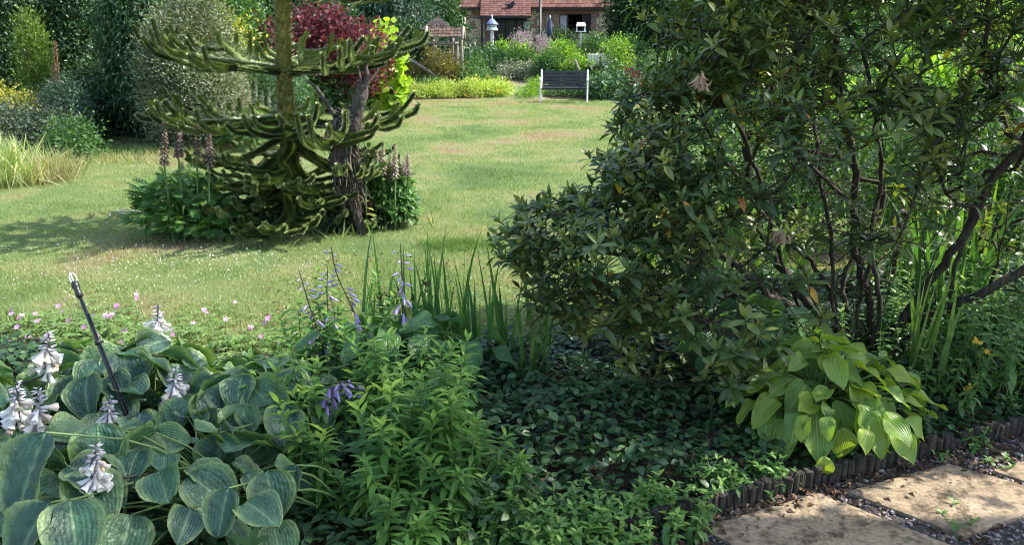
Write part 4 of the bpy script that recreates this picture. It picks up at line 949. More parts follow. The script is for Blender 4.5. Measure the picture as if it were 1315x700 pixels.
# black irrigation stake
blk=plain('black_plastic',(.012,.012,.014),.38,.5,0,.1); clr=plain('clear_plastic_tip',(.55,.58,.6),.2,.6)
p1=W(146,492,2.72); p0=W(92,354,2.86); bs=p1+(p1-p0)*.75; bs=p1+(p1-p0)*(p1[2]/(p0[2]-p1[2])); 
sk=thing('sprinkler_stake','slim leaning black sprinkler stake with a pronged tip among the blue hostas','sprinkler stake',tuple(bs))
pt=lambda f: bs+(p0-bs)*f
mb=MB(); tube(mb,[pt(0),pt(.5),pt(.92)],.0065,10); mb.build('tube',blk,sk,tuple(bs))
mb=MB(); q=nrm(p0-bs); tube(mb,[pt(.2)+[.011,-.003,0],pt(.70)+[.011,-.003,0],pt(.83)+[.010,-.003,0]],.0032,7); mb.build('feed_pipe',blk,sk,tuple(pt(.2)))
for f in(.45,.70):
    mb=MB(); tube(mb,[pt(f)-q*.008,pt(f)+q*.008],.0115,10); tube(mb,[pt(f)+[.008,0,0],pt(f)+[.022,0,.004]],[.006,.003],6); mb.build('clip',blk,sk,tuple(pt(f)))
mb=MB(); tube(mb,[pt(.90),pt(.91),pt(.93),pt(.935),pt(.95),pt(.955),pt(.97),pt(.975)],[.008,.012,.012,.009,.014,.014,.012,.007],12); mb.build('collar',blk,sk,tuple(pt(.9)))
for a in(0,2.1,4.2):
    x_=nrm(np.cross(q,[0,0,1.])); y_=np.cross(q,x_); o=math.cos(a)*x_+math.sin(a)*y_; mb=MB(); tube(mb,curve([pt(.97)+o*.004,pt(.98)+o*.013,pt(1.0)+o*.012,pt(1.012)+o*.003],4),.0025,6); mb.build('prong',clr,sk,tuple(pt(.97)))
# ================================================================== background planting
DM=diamond(.5,.08,.12); DN=diamond(.28,.08,.2)
def PX(x0,x1,y0,Y,ybase=None):
    """centre and radii of a crown seen between x0..x1 with its top at y0, standing at distance Y"""
    a=W(x0,y0,Y);b=W(x1,y0,Y); gz=float(th(0,Y)); w=(b[0]-a[0])/2; zt=a[2]; h=(zt-gz)/2
    return ((a[0]+b[0])/2,Y,gz+h),(w,max(w*.8,.25),h)
def blob(x0,x1,y0,Y,dy=None,bottom=0.):
    c,r=PX(x0,x1,y0,Y); c=list(c); r=list(r); top=c[2]+r[2]; gz=c[2]-r[2]; lo=gz+bottom*(top-gz)-.12*(top-gz); c[2]=(top+lo)/2; r[2]=(top-lo)/2
    if dy: r[1]=dy
    return (tuple(c),tuple(r))
lm=lambda n,c,**k: leafmat(n,c,nscale=1.2,**k)
ivym=lm('ivy_leaf',[(.02,.05,.022),(.035,.085,.03),(.06,.12,.045),(.13,.19,.10)],rough=.35,spec=.5,trans=.2)
darkm=lm('dark_leaf',[(.018,.045,.018),(.034,.078,.026),(.06,.115,.036)],trans=.2)
coolm=lm('cool_green_leaf',[(.022,.065,.028),(.045,.11,.042),(.08,.16,.055)],trans=.2)
varm=lm('variegated_leaf',[(.05,.08,.038),(.095,.125,.062),(.165,.19,.11),(.25,.265,.18)],trans=.2,rough=.55)
goldm=lm('golden_leaf',[(.14,.17,.03),(.28,.28,.04),(.42,.36,.06)],trans=.3)
conm=lm('golden_conifer_spray',[(.07,.14,.02),(.12,.2,.03),(.17,.25,.04)],trans=.2)
grnm=lm('mid_green_leaf',[(.035,.09,.03),(.06,.14,.04),(.10,.19,.06)],trans=.3)
limm=lm('lime_leaf',[(.18,.30,.03),(.28,.42,.04),(.38,.50,.05)],trans=.4)
redm=lm('purple_leaf',[(.045,.013,.018),(.10,.024,.032),(.21,.052,.055)],trans=.35,tcol=(1.6,1.2,1.2))
brim=lm('fresh_green_leaf',[(.09,.19,.03),(.15,.28,.04),(.24,.36,.05)],trans=.45)
bluem=lm('blue_conifer_spray',[(.03,.07,.05),(.05,.11,.075),(.08,.15,.10)],trans=.15)
mantm=lm('lady_mantle_froth',[(.22,.32,.07),(.36,.44,.09),(.5,.54,.12)],trans=.3)
greym=lm('grey_green_leaf',[(.10,.13,.09),(.17,.20,.14),(.25,.27,.2)],trans=.2)
orgm=lm('bronze_hedge_leaf',[(.07,.08,.02),(.15,.13,.03),(.24,.18,.04)],trans=.3)
pinkm=petal('rose_petal',[(.6,.2,.3),(.7,.32,.4),(.6,.3,.45)],(.5,.2,.3)); plum=petal('plume',[(.36,.26,.32),(.48,.36,.4),(.42,.4,.38)],(.3,.25,.25))

def tree(name,label,x0,x1,y0,Y,mat,n,size,tm=DM,group=None,nb=5,**k):
    c,r=PX(x0,x1,y0,Y); gz=float(th(0,Y)); base=(c[0],c[1],gz); H_=(c[2]-gz)*2; t=thing(name,label,'tree',base,group)
    B=[]
    for i in range(nb):
        f=(i+.5)/nb; a=i*2.4; B.append(((c[0]+math.cos(a)*r[0]*.38,Y+math.sin(a)*r[1]*.35,gz+H_*(.18+.66*f)),(r[0]*(.72-.25*f),max(.3,r[1]*(.72-.25*f)),H_*.26)))
    mb=MB(); foliage(mb,B,n,size,tm,minz=gz+.05,**k); mb.build('crown',mat,t,base)
    tb_=MB(); r0=.05+.03*H_; tube(tb_,curve([(c[0],Y,gz-.05),(c[0]+.05*r[0],Y,gz+H_*.4),(c[0],Y,gz+H_*.85)],6),np.linspace(r0,r0*.3,13),8,lump=.06)
    for b in B: tube(tb_,curve([(c[0],Y,gz+max(.3,(b[0][2]-gz)*.6)),(np.array(b[0])+[c[0],Y,b[0][2]])/2,b[0]],4),np.linspace(r0*.4,r0*.12,9),5)
    tb_.build('trunk',BARK,t,base); return t
# --- left boundary, nearest first
shrub('golden_shrub','yellow-leaved shrub at the left edge in front of the ivy hedge','shrub',[blob(-40,26,98,12.8),blob(0,48,112,12.6)],5200,.05,goldm,DM)
shrub('dark_low_shrub','low dark grey-green shrub behind the ornamental grass','shrub',[blob(-50,60,130,12.0),blob(30,112,136,12.3),blob(10,80,122,12.6)],9000,.05,lm('dusky_leaf',[(.03,.055,.04),(.06,.09,.06),(.10,.13,.09)],trans=.2),DM)
shrub('juniper','fine blue-green juniper between the yellow shrub and the weeping tree','shrub',[blob(50,110,98,12.9)],5200,.055,bluem,DN,hang=-.6)
# golden conifer
cb=blob(20,58,34,14.2); shrub('golden_conifer','narrow upright yellow-green conifer in front of the ivy hedge','conifer',[((cb[0][0],14.2,1.2),(.26,.26,.8)),((cb[0][0],14.2,1.5),(.18,.18,.72)),((cb[0][0],14.2,.7),(.3,.3,.7))],7500,.06,conm,DN,up=1.4,hang=-1.2,lump=.1,part='crown',stempart='trunk')
# dead spire
sp0=W(72,115,13.3); sp=thing('dead_flower_spire','tall dead brown flower spire rising between conifer and juniper','plant',(sp0[0],13.3,0)); mb=MB()
e=W(71,52,13.3); segs(mb,[[sp0[0],13.3,0]],[e],.02,.01,5); k=260; f=rng.random(k); a=rng.random(k)*6.28; o=np.stack([np.cos(a),np.sin(a),np.full(k,.7)],1); put(mb,DN,sp0+(e-sp0)*f[:,None]+o*.01,o,unit(k),.08*(1.1-.7*f)); mb.build('spire',leafmat('dead_spire',[(.16,.09,.06),(.28,.18,.12)],.9,.2,.1),sp,(sp0[0],13.3,0))
tree('ivy_clad_tree','tall ivy-clad tree with glossy pale flecks filling the top left corner',-90,60,-70,16.5,ivym,30000,.085,nb=6)
tree('ivy_clad_tree','ivy-clad tree behind the dead brown spire',40,140,-60,17,ivym,24000,.085,nb=6)
tree('ivy_clad_tree','ivy-clad tree far out beyond the left picture edge',-260,-60,-70,16,ivym,12000,.1,nb=6)
shrub('hedge_shrub','dark mixed hedge below the weeping tree at the end of the left lawn','shrub',[blob(85,150,70,15),blob(120,200,90,15.3),blob(95,140,110,14.2),blob(150,205,120,14.6)],20000,.07,darkm,DM,clus=12)
shrub('hedge_shrub','small leafy shrub with yellowing sprigs at the lawn corner','shrub',[blob(70,118,150,11.6),blob(62,100,165,11.2)],2600,.06,grnm,DM)
wt_=tree('weeping_tree','weeping cool-green tree with drooping layered sprays',118,215,-40,14.4,coolm,26000,.10,tm=DN,hang=1.5,up=.3,nb=6,spread=1.3)
shrub('variegated_shrub','large rounded silver-variegated shrub left of the monkey puzzle','shrub',[blob(168,305,-6,13.2),blob(175,262,20,12.8),blob(185,308,60,12.8),blob(200,300,-30,13.6)],52000,.052,varm,DM,clus=12,lump=.12,shell=.12)
shrub('green_shrub','loose mid-green shrub between variegated shrub and monkey puzzle trunk','shrub',[blob(275,345,60,14.5),blob(310,400,80,15)],8000,.07,coolm,DM)
sl_=lm('soft_seedhead',[(.16,.13,.12),(.24,.2,.19)],trans=.1)
acb=thing('bears_breeches_plant','distant bear\'s breeches with grey-mauve spikes in front of the green shrub','plant',(*G(322,190)[:2]*1.0,0)) if False else None
b0=W(322,150,12.6); acb=thing('bears_breeches_plant','distant bear\'s breeches with grey-mauve spikes in front of the green shrub','plant',(b0[0],12.6,0)); mb=MB(); mound(mb,np.array([b0[0],12.6,0]),.55,.35,.55,420,.2,LOB); mb.build('leaves',acleaf,acb,(b0[0],12.6,0))
for x,y0,y1 in [(302,112,150),(312,104,148),(320,110,150),(328,100,146),(336,116,152),(345,112,150),(356,118,150)]: spike(acb,x,y0,y1,12.6+.1*rng.normal(),.05,palespm,np.array([b0[0],12.6,0]),n=70)
tree('lime_topped_tree','sunlit yellow-flecked tree behind the variegated shrub',190,345,-60,19,grnm,24000,.11,nb=5)
shrub('yellow_sprays','patch of golden sprays showing above the monkey puzzle arms','shrub',[blob(255,330,4,17.5)],2200,.1,goldm,DM)
shrub('smoke_bush','dark purple-red smoke bush behind the monkey puzzle','shrub',[blob(325,375,22,19.5,bottom=.35),blob(370,440,4,20,bottom=.3),blob(425,496,30,19.6,bottom=.4),blob(385,470,14,20.4,bottom=.3)],8500,.12,redm,leaf(.6,2,1,.1,.15),clus=7)
shrub('leafy_perennials','tangle of green perennials with yellow flowers below the smoke bush','plant',[blob(300,400,95,18.5),blob(380,470,100,20),blob(440,500,108,22)],12000,.10,grnm,DM,stems=False,flowers=[(yfl,.09,26,FL5,'yellow_flowers')])
shrub('golden_catalpa','big-leaved yellow-green catalpa right of the smoke bush','shrub',[blob(470,505,34,21),blob(482,514,48,20.6),blob(478,505,28,21.5)],1900,.23,limm,leaf(.85,3,1,.05,.3),clus=5,up=.9,spread=.45,lump=.1)
tree('blue_green_conifer','soft blue-green conifer behind the golden catalpa',440,560,-60,33,bluem,22000,.2,tm=DN,hang=.8)
tree('blue_green_conifer','darker conifer touching the left end of the house',515,585,-60,36,coolm,18000,.2,tm=DN,hang=.6)
tree('broad_dark_tree','broad dark tree behind the smoke bush',300,460,-70,30,coolm,22000,.2)
shrub('dark_yew_hedge','dense dark yew hedge left of the shingled garden roof','hedge',[blob(495,552,28,29),blob(470,520,36,30)],9000,.14,darkm,DM,clus=12)
tree('dark_round_tree','large dark round-headed tree at the right end of the house',784,888,-30,38,darkm,26000,.17,nb=6)
tree('dark_round_tree','dark tree behind the rhododendron top',880,1010,-60,30,darkm,16000,.2)
for i,(x0,x1,Y,lb) in enumerate([(-200,60,44,'tall far tree behind the ivy at the left corner'),(20,240,46,'tall far tree behind the weeping tree'),(200,420,46,'tall far tree behind the smoke bush'),(380,600,50,'tall far tree left of the house roof'),(760,960,52,'tall far tree behind the right end of the house'),(900,1150,44,'tall far tree behind the top of the rhododendron'),(1100,1400,40,'tall far tree at the top right corner'),(1350,1650,38,'tall far tree beyond the right picture edge')]):
    tree('far_tree',lb,x0,x1,-160,Y,[darkm,coolm,grnm][i%3],9000,.5,nb=6)
# --- borders by the path
shrub('bronze_hedge','low bronze-gold clipped hedge under the timber pergola','hedge',[blob(520,560,84,26.5),blob(550,590,78,26.5),blob(575,602,84,26.8)],7000,.08,orgm,DM)
for i,(x0,x1,y,Y,mt,lb) in enumerate([(478,520,108,24.6,grnm,'green lady\'s mantle mound under the catalpa'),(510,560,112,24.6,mantm,'pale frothy lady\'s mantle mound left of the pergola post'),(550,592,108,24.7,mantm,'yellow-green lady\'s mantle mound at the pergola post'),(588,630,104,24.8,mantm,'brightest yellow lady\'s mantle mound near the grass path'),(622,656,106,25.0,mantm,'frothy lady\'s mantle mound at the corner of the grass path'),(530,580,103,25.4,grnm,'leafy green mound behind the frothy flowers'),(596,640,92,26,grnm,'green mound with yellow lilies beside the grass path')]):
    shrub('lady_mantle',lb,'plant',[blob(x0,x1,y,Y,dy=.45)],3200,.065,mt,DM,stems=False,flowers=[(yfl,.09,16,FL5,'yellow_flowers')] if i>2 else [(mantm,.05,200,DM,'flower_froth')])
shrub('catmint_mound','low grey-green mound left of the bench','plant',[blob(664,696,118,24.6,dy=.4),blob(676,700,104,25.2,dy=.4)],3000,.06,brim,DM,stems=False,flowers=[(yfl,.09,8,FL5,'yellow_flowers')])
shrub('low_edging_plants','low leafy plants seen through the legs of the bench','plant',[blob(698,756,119,24.9,dy=.35)],2600,.07,grnm,DM,stems=False)
shrub('green_border_shrub','leafy green shrub below the dovecote','shrub',[blob(602,650,68,31),blob(590,622,70,30)],7000,.11,coolm,DM)
shrub('green_border_shrub','dark domed shrub in the middle of the far border','shrub',[blob(640,684,68,31.5)],5000,.11,grnm,DM)
shrub('lime_border_shrub','bright spreading shrub right of the dovecote post','shrub',[blob(630,656,58,33),blob(650,684,64,32)],4500,.12,brim,DM)
shrub('grey_border_plants','grey and white flowered plants beside the end of the grass path','plant',[blob(662,700,82,29,dy=.5),blob(640,668,84,29,dy=.4)],3800,.08,greym,DM,stems=False,flowers=[(white,.06,90,FL5,'white_flowers')])
shrub('plume_flowers','soft mauve flower plumes in front of the glazed door','plant',[blob(660,682,42,36,dy=.5),blob(690,706,46,36,dy=.5)],2600,.1,plum,DN,stems=True,hang=-1.5)
shrub('box_hedge','dark clipped box hedge below the stone wall','hedge',[blob(684,716,39,38.5),blob(700,732,38,38.5),blob(718,742,40,38.5)],9000,.08,darkm,DM,lump=.04,shell=.08)
for x0,x1,y,Y,lb,mt in [(700,742,54,30,'rose bush with fresh leaves left of the garden chairs',brim),(738,790,46,31,'tall rose bush behind the garden chairs',grnm),(780,835,46,29,'rose bush with pink blooms touching the rhododendron',grnm),(690,722,72,28.5,'dusky rose bush behind the left end of the bench',grnm),(725,768,78,28,'rose bush with pink blooms behind the bench',brim)]:
    shrub('rose_bush',lb,'shrub',[blob(x0,x1,y,Y,bottom=.25),blob((x0*2+x1)/3,(x0+2*x1)/3,y-4,Y,bottom=.3)],4600,.085,mt,DM,flowers=[(pinkm,.13,8,FL5,'pink_flowers')])
shrub('small_leaved_tree','pale acer-like shrub with red-brown trunk behind the chairs','shrub',[blob(778,812,50,27,bottom=.5)],1500,.09,brim,DM,bark=woodmat('red_stem',[(.2,.09,.05),(.3,.14,.08)],9))
shrub('broad_leaved_clump','dense blue-green broad-leaved clump right of the bench','plant',[blob(757,800,98,24.4,dy=.6),blob(785,822,104,24.6,dy=.6),blob(765,790,108,24.0,dy=.4)],3000,.13,coolm,leaf(.55,2,1,.1,.25),stems=False,clus=6,flowers=[(pinkm,.09,5,FL5,'pink_flowers')])
shrub('rose_bush','dark green bush beyond the broad-leaved clump, half behind the rhododendron','shrub',[blob(815,880,70,26),blob(850,950,60,27)],7000,.1,grnm,DM)
shrub('red_leaved_plant','small dark red-leaved plant behind the broad-leaved clump','plant',[blob(803,818,92,24.9,dy=.2)],700,.1,redm,DM)
# --- left ornamental grass clump at the lawn
gc=G(30,245); 
mb=MB(); k=5200; x=gc[0]-.95+rng.normal(size=k)*.36; y=gc[1]+.35+rng.normal(size=k)*.25; d=np.stack([rng.normal(size=k)*.35,rng.normal(size=k)*.35,np.ones(k)],1)
put(mb,leaf(.022,4,1,.1,.35),np.stack([x,y,np.zeros(k)],1),d,rng.normal(size=(k,3)),.35+.32*rng.random(k))
k=1600; put(mb,DM,np.stack([gc[0]-1.2+rng.normal(size=k)*.3,gc[1]+.25+rng.normal(size=k)*.2,.25+.35*rng.random(k)],1),unit(k)+[0,0,.5],unit(k)+[0,0,1],.09)
tag(mb.build('ornamental_grass',lm('tall_grass_blade',[(.17,.27,.09),(.28,.35,.13),(.42,.43,.22)],trans=.3),None,tuple(gc)),'light green clump of tall feathery grass and perennials at the left lawn edge','grass clump')
gc2=G(82,238); mb=MB(); k=900; put(mb,leaf(.02,4,1,.1,.4),np.stack([gc2[0]-.3+rng.normal(size=k)*.14,gc2[1]+.3+rng.normal(size=k)*.2,np.zeros(k)],1),np.stack([rng.normal(size=k)*.5,rng.normal(size=k)*.4,np.ones(k)],1),rng.normal(size=(k,3)),.2+.25*rng.random(k))
tag(mb.build('ornamental_grass',lm('straw_grass_blade',[(.25,.24,.12),(.36,.33,.18)],trans=.3),None,tuple(gc2)),'thin straw-coloured grass clump at the right end of the left border','grass clump')
shrub('shady_shrub','deep green low shrub behind the middle rhododendron stems','shrub',[((1.9,6.6,.5),(.7,.4,.55)),((2.7,6.4,.55),(.6,.4,.6))],6000,.06,grnm,DM,clus=7)
shrub('shady_shrub','deep green low shrub behind the rightmost rhododendron stems','shrub',[((3.6,6.2,.6),(.7,.4,.7)),((4.4,6.0,.6),(.6,.4,.7))],6000,.06,grnm,DM,clus=7)
# --- right side, seen through the rhododendron
for x0,x1,y,Y,lb,mt,n in [(1140,1300,70,8.5,'sunlit yellow-green shrub seen through the rightmost rhododendron stems',brim,9000),(1270,1450,60,7.5,'sunlit shrub beyond the right picture edge',brim,9000),(1040,1170,120,10,'bright shrub seen through the middle rhododendron stems',brim,6000),(900,1060,90,14,'mid-green shrub behind the rhododendron crown',grnm,9000),(1000,1260,0,17,'tall green shrub far behind the rhododendron',grnm,14000),(1240,1500,-40,13,'tall fresh green shrub behind the top right corner',brim,12000)]:
    shrub('sunlit_shrub',lb,'shrub',[blob(x0,x1,y,Y),blob((x0*3+x1)/4,(x0+3*x1)/4,y-10,Y+.3)],n,.09,mt,DM,clus=7)

# ================================================================== house
brick,t=nodes('brick_and_stone'); g=N(t,'ShaderNodeNewGeometry').outputs['Position']
sp_=N(t,'ShaderNodeSeparateXYZ'); t.links.new(g,sp_.inputs[0]); cb_=N(t,'ShaderNodeCombineXYZ')
t.links.new(mth(t,'ADD',sp_.outputs[0],sp_.outputs[1]),cb_.inputs[0]); t.links.new(sp_.outputs[2],cb_.inputs[1])
bt_=N(t,'ShaderNodeTexBrick'); t.links.new(cb_.outputs[0],bt_.inputs['Vector'])
for a,b in (('Scale',1.),('Mortar Size',.012),('Brick Width',.23),('Row Height',.08)): bt_.inputs[a].default_value=b
bt_.inputs['Color1'].default_value=(.16,.07,.05,1); bt_.inputs['Color2'].default_value=(.26,.13,.09,1); bt_.inputs['Mortar'].default_value=(.3,.26,.22,1)
vo=N(t,'ShaderNodeTexVoronoi'); vo.inputs['Scale'].default_value=3.2; t.links.new(cb_.outputs[0],vo.inputs['Vector'])
st_=ramp(t,noise(t,4,4,cb_.outputs[0]),[(.4,.3,.17),(.56,.46,.3),(.26,.19,.13)],[.3,.55,.75])
ve=N(t,'ShaderNodeTexVoronoi',feature='DISTANCE_TO_EDGE'); ve.inputs['Scale'].default_value=3.2; t.links.new(cb_.outputs[0],ve.inputs['Vector'])
st_=mixc(t,ramp(t,ve.outputs[0],[(1,)*3,(0,)*3],[.02,.06]),st_,(.17,.13,.1))
mk=ramp(t,noise(t,1.1,2,cb_.outputs[0]),[(0,)*3,(1,)*3],[.46,.5]); sepc=N(t,'ShaderNodeSeparateColor'); t.links.new(vo.outputs['Color'],sepc.inputs[0])
mk2=ramp(t,sepc.outputs[0],[(0,)*3,(1,)*3],[.30,.33]); f_=mth(t,'MAXIMUM',mth(t,'MULTIPLY',mk2,1.0),mth(t,'MULTIPLY',mk,.0))
c=mixc(t,f_,bt_.outputs[0],st_); finish(t,c,.9,.2,nor=bump(t,bt_.outputs['Fac'],.4,.01))
brk,t=nodes('dark_brickwork'); g=N(t,'ShaderNodeTexCoord').outputs['Object']; sp_=N(t,'ShaderNodeSeparateXYZ'); t.links.new(g,sp_.inputs[0]); cb_=N(t,'ShaderNodeCombineXYZ'); t.links.new(sp_.outputs[0],cb_.inputs[0]); t.links.new(sp_.outputs[2],cb_.inputs[1])
bt_=N(t,'ShaderNodeTexBrick'); t.links.new(cb_.outputs[0],bt_.inputs['Vector'])
for a,b in (('Scale',1.),('Mortar Size',.012),('Brick Width',.23),('Row Height',.08)): bt_.inputs[a].default_value=b
bt_.inputs['Color1'].default_value=(.15,.065,.045,1); bt_.inputs['Color2'].default_value=(.27,.14,.1,1); bt_.inputs['Mortar'].default_value=(.28,.24,.2,1); finish(t,bt_.outputs[0],.9,.2)
tile=leafmat('roof_tile',[(.08,.04,.032),(.13,.056,.043),(.18,.085,.065),(.12,.07,.06)],.85,.2,0); dtile=leafmat('porch_tile',[(.07,.035,.03),(.12,.055,.047),(.17,.085,.07)],.85,.2,0)
dwood=plain('dark_painted_wood',(.025,.02,.02),.6,.4); glassm=plain('dark_window_glass',(.01,.012,.014),.25,.3); curt=plain('white_curtain',(.5,.5,.52),.9,.1); rcurt=plain('reddish_curtain',(.2,.11,.11),.9,.1)
HY=42.0; gz=1.35
hx0=W(598,0,HY)[0]; hx1=W(788,0,HY)[0]; ztop=W(690,6,HY)[2]
def hz_(y,Y=HY): return W(0,y,Y)[2]
def hx_(x,Y=HY): return W(x,30,Y)[0]
hc=((hx0+hx1)/2,HY,gz); hs=thing('cottage','low brick and stone cottage with a red tiled roof at the end of the garden','house',hc)
mb=MB()
# front wall with openings: boxes between them
def wallbox(x0,x1,z0,z1,mat=0): box(mb,((x0+x1)/2,HY+.15,(z0+z1)/2),(x1-x0,.3,z1-z0),mat=mat)
dx0,dx1=hx_(622),hx_(676); wx0,wx1=hx_(718),hx_(759); dz1=hz_(19); wz0,wz1=hz_(43),hz_(17)
xs_=[hx0,dx0,dx1,wx0,wx1,hx1]
wallbox(hx0,dx0,gz-.1,ztop); wallbox(dx0,dx1,dz1,ztop); wallbox(dx1,wx0,gz-.1,ztop); wallbox(wx0,wx1,gz-.1,wz0); wallbox(wx0,wx1,wz1,ztop); wallbox(wx1,hx1,gz-.1,ztop)
for xx in (hx0+.15,hx1-.15): box(mb,(xx,HY+2.8,(gz-.1+ztop)/2),(.3,5,ztop-gz+.1))
box(mb,(hc[0],HY+5.35,(gz-.1+ztop)/2),(hx1-hx0,.3,ztop-gz+.1))
mb.build('wall',brick,hs,hc)
mb=MB(); box(mb,((wx0+wx1)/2,HY-.01,wz1+.16),(wx1-wx0+.5,.04,.3)); box(mb,(wx0-.13,HY-.011,(wz0+wz1)/2),(.26,.04,wz1-wz0)); box(mb,(wx1+.13,HY-.011,(wz0+wz1)/2),(.26,.04,wz1-wz0)); mb.build('brick_surround',brk,hs,(wx0,HY,wz1))
# back wall stands behind the open window, panes are opaque near-black; roof of overlapping tile rows
def tileroof(mb,a,b,depth,z0,z1,y0,rows,hip=0):
    for r_ in range(rows):
        f=r_/rows; za=z0+(z1-z0)*f; ya=y0+depth*f; xl,xr=a+hip*f,b-hip*f; n_=int((xr-xl)/.2); w_=(xr-xl)/n_
        V=[];fc=[]
        for q in range(n_):
            k=len(V); x=xl+q*w_; j=rng.normal()*.004; dz=(z1-z0)/rows*1.25; dy=depth/rows*1.25
            V+=[(x+.004,ya,za+.03+j),(x+w_-.004,ya,za+.03+j),(x+w_-.004,ya+dy,za+dz+.012),(x+.004,ya+dy,za+dz+.012),(x+.004,ya,za+j),(x+w_-.004,ya,za+j)]
            fc+=[(k,k+1,k+2,k+3),(k+4,k+5,k+1,k)]
        k0=0
        lc=np.zeros((len(V),3)); lc[:,2]=np.repeat(rng.random(n_),6)*.8+.1+ .1*rng.random()
        mb.add(V,[i for f_2 in fc for i in f_2],[4]*len(fc),lc,0,False)
mb=MB(); zr=ztop+2.6; tileroof(mb,hx0-.35,hx1+.15,3.0,ztop-.12,zr,HY-.35,16,hip=.0 if False else .9)
poly(mb,[(hx0-.35,HY-.35,ztop-.14),(hx1+.15,HY-.35,ztop-.14),(hx1-.75,HY+2.7,zr-.02),(hx0+.55,HY+2.7,zr-.02),(hx0-.35,HY+5.8,ztop-.14),(hx1+.15,HY+5.8,ztop-.14)],[(0,1,2,3),(5,4,3,2),(4,0,3),(1,5,2)],var=.4)
rf=mb.build('roof',tile,hs,(hc[0],HY,ztop))
mb=MB(); box(mb,(hc[0],HY-.33,ztop-.19),(hx1-hx0+.4,.06,.07)); mb.build('fascia',dwood,hs,(hc[0],HY,ztop))
# porch roof on the left
px0,px1=hx_(618),hx_(681); pz=hz_(20,HY-1.3)
mb=MB(); tileroof(mb,px0,px1,1.35,pz,ztop+.35,HY-1.3,9); mb.build('porch_roof',dtile,hs,((px0+px1)/2,HY,pz))
mb=MB(); box(mb,((px0+px1)/2,HY-1.26,pz-.04),(px1-px0,.1,.1)); box(mb,(px0+.08,HY-1.2,(gz+pz)/2-.1),(.12,.12,pz-gz)); mb.build('porch_frame',dwood,hs,((px0+px1)/2,HY,gz))
# glazed door screen
mb=MB(); 
def frame(mb,x0,x1,z0,z1,nx,nz,y,w=.05):
    for i in range(nx+1): box(mb,(x0+(x1-x0)*i/nx,y,(z0+z1)/2),(w if i in(0,nx) else w*.55,.05,z1-z0))
    for i in range(nz+1): box(mb,((x0+x1)/2,y-.004,z0+(z1-z0)*i/nz),(x1-x0,.045,w if i in(0,nz) else w*.5))
d0=hx_(636)
for a,b in ((d0,d0+(dx1-d0)*.33),(d0+(dx1-d0)*.34,d0+(dx1-d0)*.67),(d0+(dx1-d0)*.68,dx1)): frame(mb,a,b,gz,dz1-.05,3,6,HY+.02)
dr=mb.build('glazed_door',plain('door_grey_bars',(.045,.045,.05),.6,.3),hs,(dx0,HY,gz)); mb=MB(); box(mb,((d0+dx1)/2,HY+.08,(gz+dz1)/2),(dx1-d0,.02,dz1-gz)); mb.build('glass_panes',glassm,dr,(dx0,HY,gz))
mb=MB(); box(mb,((dx0+d0)/2,HY+.06,(gz+dz1)/2),(d0-dx0,.03,dz1-gz-.1)); mb.build('side_panel',rcurt,hs,(dx0,HY,gz))
mb=MB(); wi=.06; frame(mb,wx0,wx1,wz0,wz1,1,1,HY+.03,.08); a_=wx0+(wx1-wx0)*.26; b_=wx0+(wx1-wx0)*.74; box(mb,(a_,HY+.03,(wz0+wz1)/2),(.06,.06,wz1-wz0)); box(mb,(b_,HY+.03,(wz0+wz1)/2),(.06,.06,wz1-wz0)); frame(mb,b_,wx1,wz0,wz1,2,3,HY+.03,.05)
wn=mb.build('window',dwood,hs,(wx0,HY,wz0)); mb=MB(); box(mb,((b_+wx1)/2,HY+.1,(wz0+wz1)/2),(wx1-b_,.01,wz1-wz0)); mb.build('window_pane',glassm,wn,(wx0,HY,wz0))
mb=MB(); n_=12; V=[]; 
for i in range(n_+1):
    x=wx0+.05+(a_-wx0-.08)*i/n_; V+=[(x,HY+.14+.025*math.sin(i*2.1),wz0+.02),(x,HY+.14+.025*math.sin(i*2.1),wz1-.03)]
poly(mb,V,[(2*i,2*i+2,2*i+3,2*i+1) for i in range(n_)],smooth=True); mb.build('curtain',curt,wn,(wx0,HY,wz0))
# bird shaped ornament on the porch roof
o=W(656,6,HY-.75); mb=MB(); tube(mb,curve([o+[-.32,0,.05],o+[-.1,0,0],o+[.1,0,.03],o+[.3,0,.1]],5),[.012,.02,.03,.05,.06,.08,.09,.09,.08,.07,.06,.05,.04,.03,.02,.01][:16],8)
for s_ in(-1,1): poly(mb,[o+[-.05,0,0],o+[.12,0,.02],o+[.16+.05*s_,-.05*s_,.22*s_],o+[0.0,-.06*s_,.12*s_]],[(0,1,2,3)])
mb2=mb; tag(mb.build('bird_ornament',dwood,None,tuple(o)),'dark flying-bird ornament fixed on the porch tiles','ornament')
# nest box on the wall
nb_=W(677,33,HY-.12); t_=thing('nest_box','small pale green bird box hung on the wall beside the glazed door','bird box',tuple(nb_)); pg=plain('pale_green_paint',(.35,.45,.36),.6,.3)
mb=MB(); box(mb,nb_,(.26,.2,.26),bev=.008); mb.build('box',pg,t_,tuple(nb_)); mb=MB(); box(mb,nb_+[0,-.02,.17],(.32,.28,.03),rx=.25); mb.build('lid',pg,t_,tuple(nb_)); mb=MB(); tube(mb,[nb_+[0,-.09,.02],nb_+[0,-.104,.02]],.035,12); mb.build('dark_hole_disc',blk,t_,tuple(nb_))  # solid black disc painted as the dark inside of the hole

# ================================================================== garden furniture and posts
whitep=plain('white_paint',(.72,.73,.74),.5,.4,0,.06,3)
